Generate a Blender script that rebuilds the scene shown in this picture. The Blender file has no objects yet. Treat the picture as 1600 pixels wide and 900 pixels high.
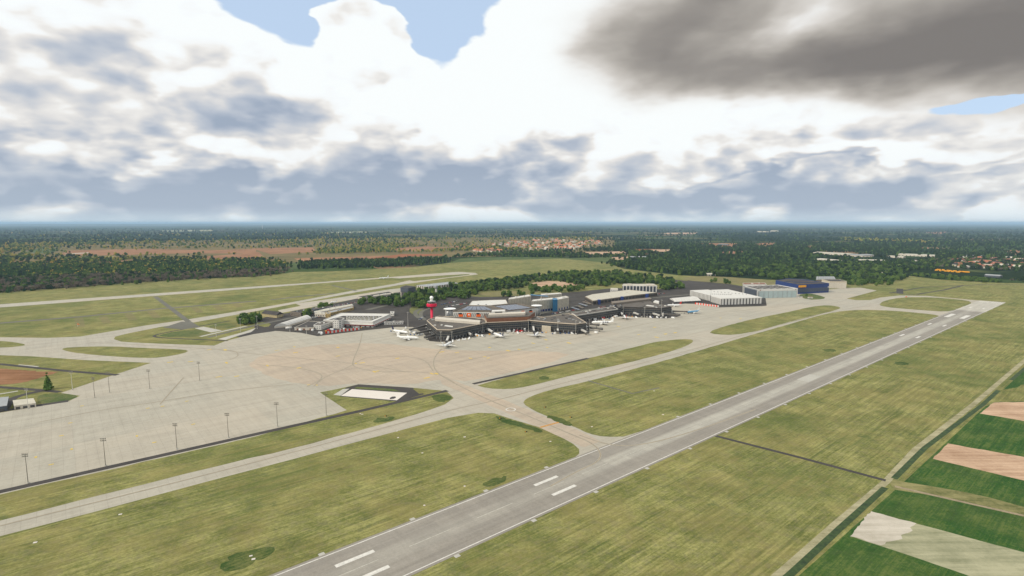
import bpy, bmesh, math, random
import numpy as np
from mathutils import Vector, Matrix
from mathutils.geometry import tessellate_polygon

R = math.radians
random.seed(7)
rng = np.random.default_rng(7)
scene = bpy.context.scene
COL = scene.collection

# ------------------------------------------------------------------ camera, sky, sun, exposure
FOC, CAMH, HORIZON = 860.0, 192.5, 348.0          # focal length in photo pixels, camera height (m), horizon row
PITCH = math.atan((450 - HORIZON) / FOC)
cam_d = bpy.data.cameras.new('camera')
cam_d.sensor_width = 36.0
cam_d.lens = 36.0 * FOC / 1600.0
cam_d.clip_start, cam_d.clip_end = 1.0, 500000.0
cam = bpy.data.objects.new('camera', cam_d)
COL.objects.link(cam)
cam.location = (0, 0, CAMH)
cam.rotation_euler = (math.pi / 2 - PITCH, 0, 0)
scene.camera = cam

SUN_DIR = Vector((-0.80, -0.42, 0.72)).normalized()     # towards the sun
sun_d = bpy.data.lights.new('sun', 'SUN')
sun_d.energy = 3.1
sun_d.angle = R(2)
sun_d.color = (1.0, 0.92, 0.79)
sun = bpy.data.objects.new('sun', sun_d)
COL.objects.link(sun)
sun.rotation_euler = (-SUN_DIR).to_track_quat('-Z', 'Y').to_euler()

vs = scene.view_settings
vs.view_transform = 'Standard'; vs.look = 'None'; vs.exposure = 0.0; vs.gamma = 1.0; vs.use_curve_mapping = False
scene.cycles.use_denoising = True
scene.cycles.max_bounces = 4
scene.cycles.diffuse_bounces = 2
scene.cycles.glossy_bounces = 2
scene.cycles.transmission_bounces = 1
scene.cycles.volume_bounces = 0
scene.cycles.transparent_max_bounces = 6
scene.cycles.sample_clamp_indirect = 4.0


class NT:
    """small helper to write node trees"""
    def __init__(self, tree):
        self.t = tree
    def new(self, kind, **kw):
        n = self.t.nodes.new(kind)
        for k, v in kw.items():
            setattr(n, k, v)
        return n
    def put(self, sock, v):
        if isinstance(v, bpy.types.NodeSocket):
            self.t.links.new(v, sock)
        elif v is not None:
            sock.default_value = v
    def math(self, op, a, b=None, c=None, clamp=False):
        n = self.new('ShaderNodeMath', operation=op, use_clamp=clamp)
        for i, v in enumerate((a, b, c)):
            self.put(n.inputs[i], v)
        return n.outputs[0]
    def vec(self, op, a, b=None):
        n = self.new('ShaderNodeVectorMath', operation=op)
        self.put(n.inputs[0], a); self.put(n.inputs[1], b)
        return n.outputs['Value'] if op in ('DOT_PRODUCT', 'LENGTH', 'DISTANCE') else n.outputs[0]
    def xyz(self, x, y, z=0.0):
        n = self.new('ShaderNodeCombineXYZ')
        for i, v in enumerate((x, y, z)):
            self.put(n.inputs[i], v)
        return n.outputs[0]
    def noise(self, v, scale, detail=4.0, rough=0.55, dist=0.0, color=False):
        n = self.new('ShaderNodeTexNoise')
        self.put(n.inputs['Vector'], v)
        n.inputs['Scale'].default_value = scale
        n.inputs['Detail'].default_value = detail
        n.inputs['Roughness'].default_value = rough
        n.inputs['Distortion'].default_value = dist
        return n.outputs['Color' if color else 'Fac']
    def step(self, v, a, b, smooth=True):
        n = self.new('ShaderNodeMapRange', interpolation_type='SMOOTHSTEP' if smooth else 'LINEAR')
        self.put(n.inputs['Value'], v)
        n.inputs['From Min'].default_value = a; n.inputs['From Max'].default_value = b
        return n.outputs['Result']
    def mix(self, fac, a, b, blend='MIX'):
        n = self.new('ShaderNodeMix', data_type='RGBA', blend_type=blend)
        self.put(n.inputs[0], fac)
        for s, v in ((n.inputs[6], a), (n.inputs[7], b)):
            if isinstance(v, tuple) and len(v) == 3:
                v = (*v, 1.0)
            self.put(s, v)
        return n.outputs[2]
    def ramp(self, fac, stops, interp='LINEAR'):
        n = self.new('ShaderNodeValToRGB')
        n.color_ramp.interpolation = interp
        e = n.color_ramp.elements
        while len(e) < len(stops):
            e.new(0.5)
        for el, (p, c) in zip(e, stops):
            el.position = p; el.color = (*c, 1.0)
        self.put(n.inputs[0], fac)
        return n.outputs[0]


def px_dir(x, y):
    u, v = (x - 800) / FOC, -(y - 450) / FOC
    return Vector((u, math.cos(PITCH) + v * math.sin(PITCH), -math.sin(PITCH) + v * math.cos(PITCH)))


def azel(x, y):
    d = px_dir(x, y).normalized()
    return math.degrees(math.atan2(d.x, d.y)), math.degrees(math.asin(d.z))


world = bpy.data.worlds.new('World')
scene.world = world
world.use_nodes = True
wt = NT(world.node_tree)
world.node_tree.nodes.clear()


RELIEF = 2.9


def build_sky():
    blob_tree = bpy.data.node_groups.new('cloud_lobe', 'ShaderNodeTree')
    for nm, kind in (('P', 'NodeSocketVector'), ('Centre', 'NodeSocketVector'), ('Inverse', 'NodeSocketVector'), ('Amount', 'NodeSocketFloat')):
        blob_tree.interface.new_socket(nm, in_out='INPUT', socket_type=kind)
    blob_tree.interface.new_socket('Value', in_out='OUTPUT', socket_type='NodeSocketFloat')
    b = NT(blob_tree)
    gi, go = b.new('NodeGroupInput'), b.new('NodeGroupOutput')
    d = b.vec('MULTIPLY', b.vec('SUBTRACT', gi.outputs[0], gi.outputs[1]), gi.outputs[2])
    q = b.vec('DOT_PRODUCT', d, d)
    e = b.math('EXPONENT', b.math('MULTIPLY', q, -1.0))
    blob_tree.links.new(b.math('MULTIPLY', e, gi.outputs[3]), go.inputs[0])

    def lobes(P, items):
        tot = None
        for (x, y, rx, ry, amt) in items:
            c = azel(x, y)
            sx = abs(azel(x + rx, y)[0] - azel(x - rx, y)[0]) / 2
            sy = abs(azel(x, y + ry)[1] - azel(x, y - ry)[1]) / 2
            g = wt.new('ShaderNodeGroup'); g.node_tree = blob_tree
            wt.put(g.inputs[0], P)
            g.inputs[1].default_value = (c[0], c[1], 0)
            g.inputs[2].default_value = (1 / sx, 1 / sy, 0)
            g.inputs[3].default_value = amt
            tot = g.outputs[0] if tot is None else wt.math('ADD', tot, g.outputs[0])
        return tot

    tc = wt.new('ShaderNodeTexCoord')
    D = wt.vec('NORMALIZE', tc.outputs['Generated'])
    sp = wt.new('ShaderNodeSeparateXYZ'); wt.put(sp.inputs[0], D)
    x, y, z = sp.outputs
    el = wt.math('MULTIPLY', wt.math('ARCSINE', z), 57.2958)
    az = wt.math('MULTIPLY', wt.math('ARCTAN2', x, y), 57.2958)
    zz = wt.math('ADD', wt.math('MAXIMUM', z, 0.0), 0.17)
    plane = wt.xyz(wt.math('DIVIDE', x, zz), wt.math('DIVIDE', y, zz), wt.math('MULTIPLY', z, 1.5))     # cloud banks seen from below
    flat = wt.vec('MULTIPLY', D, (1.0, 1.0, 2.4))
    wc = wt.noise(flat, 5.0, 4, 0.52, 0.1, color=True)
    sc_ = wt.new('ShaderNodeSeparateColor'); wt.put(sc_.inputs[0], wc); nA = sc_.outputs[2]
    nB = wt.noise(plane, 1.5, 5, 0.53, 0.15)
    # billows: warped cells, brighter on the side turned to the sun
    pc = wt.vec('MULTIPLY', D, (1.0, 1.0, 1.75))
    pw = wt.vec('ADD', pc, wt.vec('MULTIPLY', wt.vec('SUBTRACT', wc, (0.5, 0.5, 0.5)), (0.10, 0.10, 0.10)))
    def billow(off):
        v = wt.new('ShaderNodeTexVoronoi', feature='F1', normalize=True)
        wt.put(v.inputs['Vector'], wt.vec('ADD', pw, off))
        v.inputs['Scale'].default_value = 7.0; v.inputs['Detail'].default_value = 2.0; v.inputs['Roughness'].default_value = 0.52; v.inputs['Lacunarity'].default_value = 2.1
        return v.outputs['Distance']
    relief = wt.math('SUBTRACT', billow((-0.020, 0.0, 0.036)), billow((0.0, 0.0, 0.0)))
    warp = wt.vec('MULTIPLY', wt.vec('SUBTRACT', wc, (0.5, 0.5, 0.5)), (26.0, 11.0, 0.0))
    P0 = wt.xyz(az, el, 0.0)
    P = wt.vec('ADD', P0, warp)
    Ps = wt.vec('ADD', P0, wt.vec('MULTIPLY', warp, (0.45, 0.45, 0.0)))

    # cool grey undersides
    cool = lobes(P, [
        (210, 130, 230, 60, .38), (400, 195, 200, 42, .48), (40, 90, 120, 60, .12),
        (0, 225, 130, 40, .42), (300, 258, 220, 12, .34), (560, 235, 200, 34, .36), (740, 282, 190, 36, .36),
        (935, 212, 85, 26, .50), (1000, 280, 110, 34, .36),
        (1180, 300, 150, 24, .44), (1450, 298, 200, 20, .52), (1330, 267, 300, 7, .50), (1250, 208, 120, 32, .40), (1400, 215, 100, 28, .34), (1575, 275, 90, 8, .4),
        (100, 288, 330, 46, .70), (480, 302, 390, 42, .66), (860, 314, 360, 32, .56), (1300, 322, 340, 18, .40), (1130, 235, 160, 22, .26), (1540, 205, 110, 26, .22),
    ])
    white = lobes(P, [
        (640, 120, 230, 110, .9), (820, 180, 190, 70, .5), (330, 20, 240, 46, .5), (150, 226, 150, 18, .40), (330, 226, 130, 18, .36),
        (1120, 195, 150, 44, .6), (1230, 178, 120, 26, .5), (1500, 235, 220, 36, .55), (735, 327, 40, 8, .85), (860, 60, 110, 110, .8),
        (1010, 252, 140, 18, .40), (1480, 332, 120, 9, .4), (1280, 248, 160, 12, .45),
    ])
    warm = lobes(Ps, [
        (1040, 66, 130, 72, .50), (1210, 106, 220, 38, .50), (1400, 92, 200, 56, .48), (1600, 50, 230, 90, .62), (1130, 0, 200, 60, .36), (1850, 40, 300, 100, .6), (1420, 0, 200, 60, .34),
    ])
    glow = lobes(Ps, [(1240, 40, 90, 60, .20)])
    hole = lobes(Ps, [
        (418, 8, 82, 46, 1.0), (468, 40, 44, 40, .6), (694, 40, 74, 72, 1.3), (700, -20, 160, 36, .7), (540, -26, 180, 36, 1.0), (1555, 156, 110, 12, .9),
    ])
    bump = lobes(Ps, [(572, 62, 84, 62, 1.25)])

    base = wt.math('MULTIPLY', wt.math('SUBTRACT', nB, 0.50), 1.1)
    det = wt.math('MULTIPLY', wt.math('SUBTRACT', nA, 0.50), 1.1)
    s = wt.math('ADD', wt.math('ADD', cool, base), det)
    s = wt.math('SUBTRACT', s, wt.math('MULTIPLY', white, 0.48))
    s = wt.math('SUBTRACT', s, wt.math('MULTIPLY', relief, RELIEF))
    sC = wt.step(s, -0.18, 0.86, False)
    wsum = wt.math('ADD', wt.math('SUBTRACT', warm, glow), wt.math('MULTIPLY', wt.math('SUBTRACT', wt.math('MULTIPLY', wt.math('ADD', det, base), 0.34), wt.math('MULTIPLY', relief, 0.40)), wt.step(warm, 0.05, 0.5)))
    sW = wt.step(wsum, 0.05, 0.95, False)
    cloud = wt.ramp(sC, [(0.0, (0.97, 1.02, 1.04)), (0.24, (0.93, 0.95, 0.955)), (0.34, (0.87, 0.845, 0.805)), (0.50, (0.68, 0.685, 0.70)), (0.66, (0.54, 0.585, 0.655)), (0.85, (0.42, 0.48, 0.58)), (1.0, (0.34, 0.41, 0.52))], 'B_SPLINE')
    wgrey = wt.ramp(sW, [(0.0, (0.95, 0.94, 0.92)), (0.22, (0.76, 0.73, 0.69)), (0.45, (0.47, 0.44, 0.40)), (0.7, (0.30, 0.28, 0.26)), (1.0, (0.20, 0.188, 0.18))], 'B_SPLINE')
    col = wt.mix(wt.step(sW, 0.0, 0.30), cloud, wgrey)
    # clear sky in the gaps
    sky = wt.new('ShaderNodeTexSky', sky_type='NISHITA')
    sky.sun_disc = False
    sky.sun_elevation = math.asin(SUN_DIR.z)
    sky.sun_rotation = math.atan2(SUN_DIR.x, SUN_DIR.y)
    sky.altitude = 200; sky.dust_density = 1.6
    skyc = wt.mix(1.0, sky.outputs[0], (0.115, 0.115, 0.115), 'MULTIPLY')
    skyc = wt.mix(0.75, skyc, (0.62, 0.78, 1.0))
    gap = wt.math('ADD', wt.math('SUBTRACT', hole, bump), wt.math('ADD', wt.math('MULTIPLY', det, 0.22), wt.math('MULTIPLY', base, 0.10)))
    gap = wt.step(wt.math('SUBTRACT', gap, wt.math('MULTIPLY', relief, 0.25)), 0.37, 0.52)
    col = wt.mix(gap, col, skyc)
    # pale band low over the horizon
    col = wt.mix(wt.math('MULTIPLY', wt.step(el, 7.0, 0.5), 0.25), col, (0.62, 0.71, 0.785))
    band = wt.step(el, 1.5, 0.0)
    col = wt.mix(wt.math('MULTIPLY', band, 0.55), col, (0.70, 0.81, 0.87))
    bg = wt.new('ShaderNodeBackground')
    wt.put(bg.inputs['Color'], col)
    bg.inputs['Strength'].default_value = 1.0
    out = wt.new('ShaderNodeOutputWorld')
    world.node_tree.links.new(bg.outputs[0], out.inputs[0])


build_sky()


# ------------------------------------------------------------------ placing on the ground
def G(x, y, z=0.0):
    """the point at height z that the survey photograph shows at pixel (x, y)"""
    d = px_dir(x, y)
    t = (CAMH - z) / -d.z
    return Vector((d.x * t, d.y * t, z))


def to_px(p):
    rel = Vector(p) - Vector((0, 0, CAMH))
    fw = Vector((0, math.cos(PITCH), -math.sin(PITCH))); up = Vector((0, math.sin(PITCH), math.cos(PITCH)))
    dep = rel.dot(fw)
    return 800 + FOC * rel.x / dep, 450 - FOC * rel.dot(up) / dep


_a, _b = G(431, 900), G(1319, 553)
RDIR = (_b - _a); RDIR.z = 0; RDIR.normalize()          # along the runway
RNOR = Vector((-RDIR.y, RDIR.x, 0))                     # to its left


# ------------------------------------------------------------------ materials
MATS = {}


def new_mat(name):
    m = bpy.data.materials.new(name); m.use_nodes = True
    m.node_tree.nodes.clear()
    t = NT(m.node_tree)
    bs = t.new('ShaderNodeBsdfPrincipled'); out = t.new('ShaderNodeOutputMaterial')
    m.node_tree.links.new(bs.outputs[0], out.inputs[0])
    MATS[name] = m
    return m, t, bs


def M(name, col, rough=0.75, var=0.18, scale=0.35, metal=0.0, spec=0.3):
    """plain surface with blotches and grain"""
    if name in MATS:
        return MATS[name]
    m, t, bs = new_mat(name)
    geo = t.new('ShaderNodeNewGeometry').outputs['Position']
    n = t.noise(geo, scale, 5, 0.65)
    n2 = t.noise(t.vec('MULTIPLY', geo, (1, 1, 0.25)), scale * 4, 3, 0.6)
    f = t.math('ADD', t.math('MULTIPLY', n, 0.65), t.math('MULTIPLY', n2, 0.35))
    lo = tuple(c * (1 - var * 1.6) for c in col); hi = tuple(min(1.0, c * (1 + var)) for c in col)
    t.put(bs.inputs['Base Color'], t.ramp(f, [(0.28, lo), (0.72, hi)]))
    bs.inputs['Roughness'].default_value = rough
    bs.inputs['Metallic'].default_value = metal
    bs.inputs['Specular IOR Level'].default_value = spec
    return m


def ground_coords(t):
    P = t.new('ShaderNodeNewGeometry').outputs['Position']
    al = t.vec('DOT_PRODUCT', P, tuple(RDIR)); ac = t.vec('DOT_PRODUCT', P, tuple(RNOR))
    return P, al, ac


def mat_grass(name, dark, mid, straw, green, streak=1.0, gpatch=0.5, warm=0.55):
    m, t, bs = new_mat(name)
    P, al, ac = ground_coords(t)
    big = t.noise(P, 0.006, 5, 0.6)
    med = t.noise(P, 0.035, 5, 0.65)
    fine = t.noise(P, 0.42, 5, 0.8)
    stv = t.xyz(t.math('MULTIPLY', al, 0.010), t.math('MULTIPLY', ac, 0.24))
    st = t.noise(stv, 1.0, 6, 0.72)
    stv2 = t.xyz(t.math('MULTIPLY', al, 0.035), t.math('MULTIPLY', ac, 0.75))
    st2 = t.noise(stv2, 1.0, 4, 0.7)
    f = t.math('ADD', t.math('MULTIPLY', med, 0.34), t.math('MULTIPLY', st, 0.36 * streak))
    f = t.math('ADD', f, t.math('MULTIPLY', st2, 0.30 * streak))
    f = t.math('ADD', f, t.math('MULTIPLY', fine, 0.34))
    tot = 0.68 + 0.66 * streak
    f = t.math('DIVIDE', f, tot)
    col = t.ramp(f, [(0.405, dark), (0.485, mid), (0.57, straw)])
    grey = t.step(t.noise(P, 0.16, 5, 0.75), 0.46, 0.62)
    col = t.mix(t.math('MULTIPLY', grey, warm * 0.7), col, (0.165, 0.148, 0.092))
    warmt = t.step(t.noise(P, 0.016, 6, 0.65), 0.44, 0.60)
    col = t.mix(t.math('MULTIPLY', warmt, warm), col, t.mix(0.6, col, (0.27, 0.215, 0.085)))
    gp = t.math('ADD', t.math('MULTIPLY', big, 0.55), t.math('MULTIPLY', st, 0.45))
    col = t.mix(t.math('MULTIPLY', t.step(gp, 0.50, 0.60), gpatch), col, green)
    mow = t.math('SINE', t.math('ADD', t.math('MULTIPLY', ac, 1.05), t.math('MULTIPLY', t.noise(P, 0.01, 3, 0.5), 9.0)))
    mowf = t.math('MULTIPLY', t.step(mow, -0.2, 0.9), t.step(t.noise(P, 0.009, 4, 0.6), 0.42, 0.58))
    col = t.mix(t.math('MULTIPLY', mowf, 0.38 * streak), col, t.mix(0.45, col, dark))
    ml = t.step(t.noise(t.xyz(t.math('MULTIPLY', al, 0.0035), t.math('MULTIPLY', ac, 0.16)), 1.0, 3, 0.6), 0.58, 0.66)
    col = t.mix(t.math('MULTIPLY', ml, 0.5 * gpatch + 0.15), col, t.mix(0.7, col, green))
    spots = t.step(t.noise(P, 0.02, 8, 0.75), 0.58, 0.68)
    col = t.mix(t.math('MULTIPLY', spots, gpatch), col, green)
    flw = t.step(t.noise(P, 0.9, 2, 0.6), 0.66, 0.75)
    col = t.mix(t.math('MULTIPLY', flw, 0.35), col, (0.34, 0.30, 0.10))
    t.put(bs.inputs['Base Color'], col)
    bs.inputs['Roughness'].default_value = 0.95
    bs.inputs['Specular IOR Level'].default_value = 0.1
    bmp = t.new('ShaderNodeBump'); bmp.inputs['Strength'].default_value = 0.6; bmp.inputs['Distance'].default_value = 0.5
    t.put(bmp.inputs['Height'], t.math('ADD', fine, st2))
    t.put(bs.inputs['Normal'], bmp.outputs[0])
    return m


def mat_concrete(name, a, b, c, pink=0.5):
    m, t, bs = new_mat(name)
    P, al, ac = ground_coords(t)
    st = t.noise(t.xyz(t.math('MULTIPLY', al, 0.012), t.math('MULTIPLY', ac, 0.10)), 1.0, 6, 0.68)
    sx = t.noise(t.xyz(t.math('MULTIPLY', al, 0.11), t.math('MULTIPLY', ac, 0.013)), 1.0, 5, 0.66)
    big = t.noise(P, 0.006, 5, 0.6, 0.6)
    fine = t.noise(P, 0.35, 5, 0.7)
    f = t.math('ADD', t.math('MULTIPLY', st, 0.42), t.math('MULTIPLY', sx, 0.30))
    f = t.math('ADD', f, t.math('MULTIPLY', fine, 0.28))
    col = t.ramp(f, [(0.34, c), (0.50, b), (0.64, a)])
    col = t.mix(t.math('MULTIPLY', t.step(big, 0.47, 0.62), pink), col, t.mix(0.55, col, (0.52, 0.42, 0.31)))
    stain = t.step(t.noise(t.xyz(t.math('MULTIPLY', al, 0.02), t.math('MULTIPLY', ac, 0.05)), 1.0, 7, 0.75), 0.60, 0.74)
    col = t.mix(t.math('MULTIPLY', stain, 0.35), col, (0.20, 0.185, 0.16))
    # lanes and patched bays
    cell = t.xyz(t.math('FLOOR', t.math('DIVIDE', al, 45.0)), t.math('FLOOR', t.math('DIVIDE', ac, 15.0)))
    wn = t.new('ShaderNodeTexWhiteNoise', noise_dimensions='2D'); t.put(wn.inputs['Vector'], cell)
    col = t.mix(t.math('MULTIPLY', t.step(wn.outputs['Value'], 0.2, 1.0, False), 0.13), col, (0.24, 0.22, 0.185))
    bigc = t.xyz(t.math('FLOOR', t.math('DIVIDE', al, 150.0)), t.math('FLOOR', t.math('DIVIDE', ac, 75.0)))
    wn2 = t.new('ShaderNodeTexWhiteNoise', noise_dimensions='2D'); t.put(wn2.inputs['Vector'], bigc)
    col = t.mix(t.math('MULTIPLY', t.step(wn2.outputs['Value'], 0.55, 0.6), pink * 0.8), col, t.mix(0.5, col, (0.54, 0.42, 0.31)))
    oil = t.step(t.noise(P, 0.06, 6, 0.8), 0.66, 0.78)
    col = t.mix(t.math('MULTIPLY', oil, 0.4), col, (0.15, 0.14, 0.12))
    # slab joints
    j1 = t.math('PINGPONG', al, 3.75); j2 = t.math('PINGPONG', ac, 3.75)
    jj = t.step(t.math('MINIMUM', j1, j2), 0.16, 0.05)
    col = t.mix(t.math('MULTIPLY', jj, 0.35), col, (0.16, 0.15, 0.13))
    t.put(bs.inputs['Base Color'], col)
    bs.inputs['Roughness'].default_value = 0.85
    bs.inputs['Specular IOR Level'].default_value = 0.2
    return m


def mat_asphalt(name, col, var=0.3):
    m, t, bs = new_mat(name)
    P, al, ac = ground_coords(t)
    f = t.math('ADD', t.math('MULTIPLY', t.noise(P, 0.03, 6, 0.7), 0.6), t.math('MULTIPLY', t.noise(P, 0.5, 5, 0.7), 0.4))
    t.put(bs.inputs['Base Color'], t.ramp(f, [(0.35, tuple(v * (1 - var) for v in col)), (0.65, tuple(v * (1 + var) for v in col))]))
    bs.inputs['Roughness'].default_value = 0.85
    bs.inputs['Specular IOR Level'].default_value = 0.2
    return m


def mat_runway():
    m, t, bs = new_mat('runway_surface')
    P, al, ac = ground_coords(t)
    c0 = (G(431, 900).dot(RNOR) + G(633, 899).dot(RNOR)) / 2
    off = t.math('SUBTRACT', ac, c0)
    a_off = t.math('ABSOLUTE', off)
    st = t.noise(t.xyz(t.math('MULTIPLY', al, 0.010), t.math('MULTIPLY', ac, 0.22)), 1.0, 6, 0.7)
    cr = t.noise(t.xyz(t.math('MULTIPLY', al, 0.16), t.math('MULTIPLY', ac, 0.02)), 1.0, 4, 0.7)
    fine = t.noise(P, 0.6, 5, 0.7)
    f = t.math('ADD', t.math('MULTIPLY', st, 0.45), t.math('ADD', t.math('MULTIPLY', cr, 0.25), t.math('MULTIPLY', fine, 0.30)))
    side = t.ramp(f, [(0.36, (0.190, 0.172, 0.145)), (0.64, (0.315, 0.290, 0.248))])
    mid = t.ramp(f, [(0.36, (0.30, 0.285, 0.245)), (0.64, (0.46, 0.435, 0.37))])
    along = t.math('SUBTRACT', al, G(431, 900).dot(RDIR))
    zone = t.math('MULTIPLY', t.step(along, 160, 330), t.step(along, 1500, 1180))
    band = t.step(t.math('ADD', a_off, t.math('MULTIPLY', t.math('SUBTRACT', st, 0.5), 7.0)), 9.5, 4.5)
    col = t.mix(t.math('MULTIPLY', band, t.math('ADD', 0.35, t.math('MULTIPLY', zone, 0.6))), side, mid)
    col = t.mix(t.step(along, 1440, 1475), col, t.ramp(f, [(0.36, (0.38, 0.36, 0.30)), (0.64, (0.50, 0.47, 0.41))]))
    rub = t.math('MULTIPLY', t.step(t.math('ABSOLUTE', t.math('SUBTRACT', a_off, 5.0)), 4.0, 1.0), t.step(st, 0.50, 0.68))
    rz = t.math('MULTIPLY', t.step(along, 1000, 1300), t.step(along, 1460, 1430))
    col = t.mix(t.math('MULTIPLY', rub, t.math('MULTIPLY', rz, 0.5)), col, (0.14, 0.13, 0.115))
    cell = t.xyz(t.math('FLOOR', t.math('DIVIDE', al, 22.0)), t.math('FLOOR', t.math('DIVIDE', ac, 7.5)))
    wn = t.new('ShaderNodeTexWhiteNoise', noise_dimensions='2D'); t.put(wn.inputs['Vector'], cell)
    col = t.mix(t.math('MULTIPLY', wn.outputs['Value'], 0.22), col, (0.16, 0.15, 0.135))
    skid = t.step(t.noise(t.xyz(t.math('MULTIPLY', al, 0.006), t.math('MULTIPLY', ac, 0.9)), 1.0, 5, 0.7), 0.55, 0.72)
    col = t.mix(t.math('MULTIPLY', t.math('MULTIPLY', skid, t.step(a_off, 14.0, 5.0)), 0.40), col, (0.13, 0.122, 0.11))
    t.put(bs.inputs['Base Color'], col)
    bs.inputs['Roughness'].default_value = 0.85
    bs.inputs['Specular IOR Level'].default_value = 0.2
    return m


def mat_terrain():
    m, t, bs = new_mat('terrain_fields')
    P = t.new('ShaderNodeNewGeometry').outputs['Position']
    wv = t.vec('ADD', P, t.vec('MULTIPLY', t.vec('SUBTRACT', t.noise(P, 0.0008, 3, 0.5, color=True), (0.5, 0.5, 0.5)), (500, 500, 0)))
    vo = t.new('ShaderNodeTexVoronoi', feature='F1', distance='CHEBYCHEV')
    mp = t.new('ShaderNodeMapping'); mp.inputs['Rotation'].default_value = (0, 0, 0.5); mp.inputs['Scale'].default_value = (0.0012, 0.0026, 0)
    t.put(mp.inputs['Vector'], wv); t.put(vo.inputs['Vector'], mp.outputs[0]); vo.inputs['Scale'].default_value = 1.0
    vo.inputs['Randomness'].default_value = 0.9
    hue = t.new('ShaderNodeSeparateColor'); t.put(hue.inputs[0], vo.outputs['Color'])
    fld = t.ramp(hue.outputs[0], [(0.0, (0.035, 0.06, 0.022)), (0.30, (0.055, 0.085, 0.03)), (0.48, (0.10, 0.115, 0.045)), (0.62, (0.045, 0.075, 0.028)), (0.80, (0.15, 0.13, 0.07)), (0.93, (0.24, 0.15, 0.085))], 'CONSTANT')
    n = t.noise(P, 0.004, 6, 0.7)
    fld = t.mix(t.math('MULTIPLY', n, 0.5), fld, (0.06, 0.075, 0.03))
    wood = t.math('ADD', t.math('MULTIPLY', t.noise(P, 0.00035, 5, 0.6), 0.7), t.math('MULTIPLY', t.noise(P, 0.002, 4, 0.6), 0.3))
    wcol = t.ramp(t.noise(P, 0.03, 4, 0.8), [(0.3, (0.010, 0.020, 0.010)), (0.7, (0.030, 0.045, 0.020))])
    col = t.mix(t.step(wood, 0.455, 0.50), fld, wcol)
    t.put(bs.inputs['Base Color'], col)
    bs.inputs['Roughness'].default_value = 1.0
    bs.inputs['Specular IOR Level'].default_value = 0.0
    return m


def mat_field(name, a, b, var_scale=0.02, streak=True, ang=2.1):
    m, t, bs = new_mat(name)
    P = t.new('ShaderNodeNewGeometry').outputs['Position']
    mp = t.new('ShaderNodeMapping'); mp.inputs['Rotation'].default_value = (0, 0, ang); mp.inputs['Scale'].default_value = (0.01, 0.22, 0)
    t.put(mp.inputs['Vector'], P)
    f = t.math('ADD', t.math('MULTIPLY', t.noise(mp.outputs[0], 1.0, 6, 0.7), 0.5 if streak else 0.1), t.math('MULTIPLY', t.noise(P, var_scale, 6, 0.7), 0.5))
    f = t.math('ADD', f, t.math('MULTIPLY', t.noise(P, 0.4, 3, 0.7), 0.15))
    hi = 0.66 if streak else 0.48
    t.put(bs.inputs['Base Color'], t.ramp(f, [(hi - 0.20, a), (hi, b)]))
    bs.inputs['Roughness'].default_value = 1.0
    bs.inputs['Specular IOR Level'].default_value = 0.05
    return m


mat_grass('airfield_grass', (0.062, 0.078, 0.020), (0.150, 0.158, 0.046), (0.318, 0.300, 0.112), (0.056, 0.092, 0.020))
mat_grass('lush_grass', (0.035, 0.065, 0.018), (0.070, 0.105, 0.030), (0.15, 0.16, 0.055), (0.035, 0.075, 0.018), 0.7)
mat_grass('dry_grass', (0.10, 0.10, 0.045), (0.17, 0.155, 0.065), (0.22, 0.195, 0.09), (0.08, 0.10, 0.03), 0.7, 0.3)
mat_grass('crop_green', (0.012, 0.050, 0.009), (0.026, 0.080, 0.014), (0.095, 0.135, 0.032), (0.014, 0.060, 0.010), 0.9, 0.6, 0.12)
mat_concrete('apron_concrete', (0.430, 0.402, 0.330), (0.366, 0.340, 0.278), (0.280, 0.260, 0.212), 0.2)
mat_concrete('pink_concrete', (0.445, 0.375, 0.290), (0.385, 0.320, 0.245), (0.285, 0.242, 0.192), 0.4)
mat_concrete('taxiway_concrete', (0.45, 0.425, 0.355), (0.375, 0.353, 0.295), (0.27, 0.255, 0.215), 0.35)
mat_asphalt('dark_asphalt', (0.052, 0.046, 0.042))
mat_asphalt('forecourt_asphalt', (0.052, 0.045, 0.039), .45)
mat_asphalt('grey_asphalt', (0.125, 0.12, 0.098), 0.25)
mat_asphalt('light_paving', (0.40, 0.385, 0.34), 0.12)
mat_asphalt('white_slab', (0.60, 0.555, 0.50), 0.06)
mat_runway(); mat_terrain()
mat_field('soil_tan', (0.30, 0.19, 0.12), (0.52, 0.365, 0.25))
mat_field('soil_pale', (0.36, 0.325, 0.26), (0.52, 0.475, 0.40))
mat_field('soil_brown', (0.17, 0.085, 0.042), (0.33, 0.18, 0.10), 0.006, True, 0.4)
mat_field('soil_red', (0.20, 0.075, 0.035), (0.30, 0.12, 0.055), 0.006, True, 0.4)
mat_field('stubble', (0.19, 0.195, 0.115), (0.36, 0.345, 0.225))
mat_field('track_earth', (0.09, 0.10, 0.035), (0.24, 0.22, 0.10), 0.05, True, 1.3)
mat_field('path_gravel', (0.20, 0.185, 0.10), (0.36, 0.33, 0.21), 0.05, True, 1.3)
mat_field('meadow', (0.05, 0.08, 0.03), (0.10, 0.125, 0.045), 0.01)
M('line_white', (0.60, 0.58, 0.53), 0.7, 0.22, 0.4)
M('line_worn', (0.44, 0.42, 0.36), 0.8, 0.25, 0.3)
M('line_yellow', (0.62, 0.44, 0.06), 0.7, 0.2, 0.5)
M('line_faded', (0.28, 0.225, 0.14), 0.8, 0.25, 0.2)
M('wheel_wear', (0.33, 0.30, 0.242), 0.85, 0.15, 0.15)
M('line_orange', (0.50, 0.25, 0.06), 0.8, 0.25, 0.5)


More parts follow.
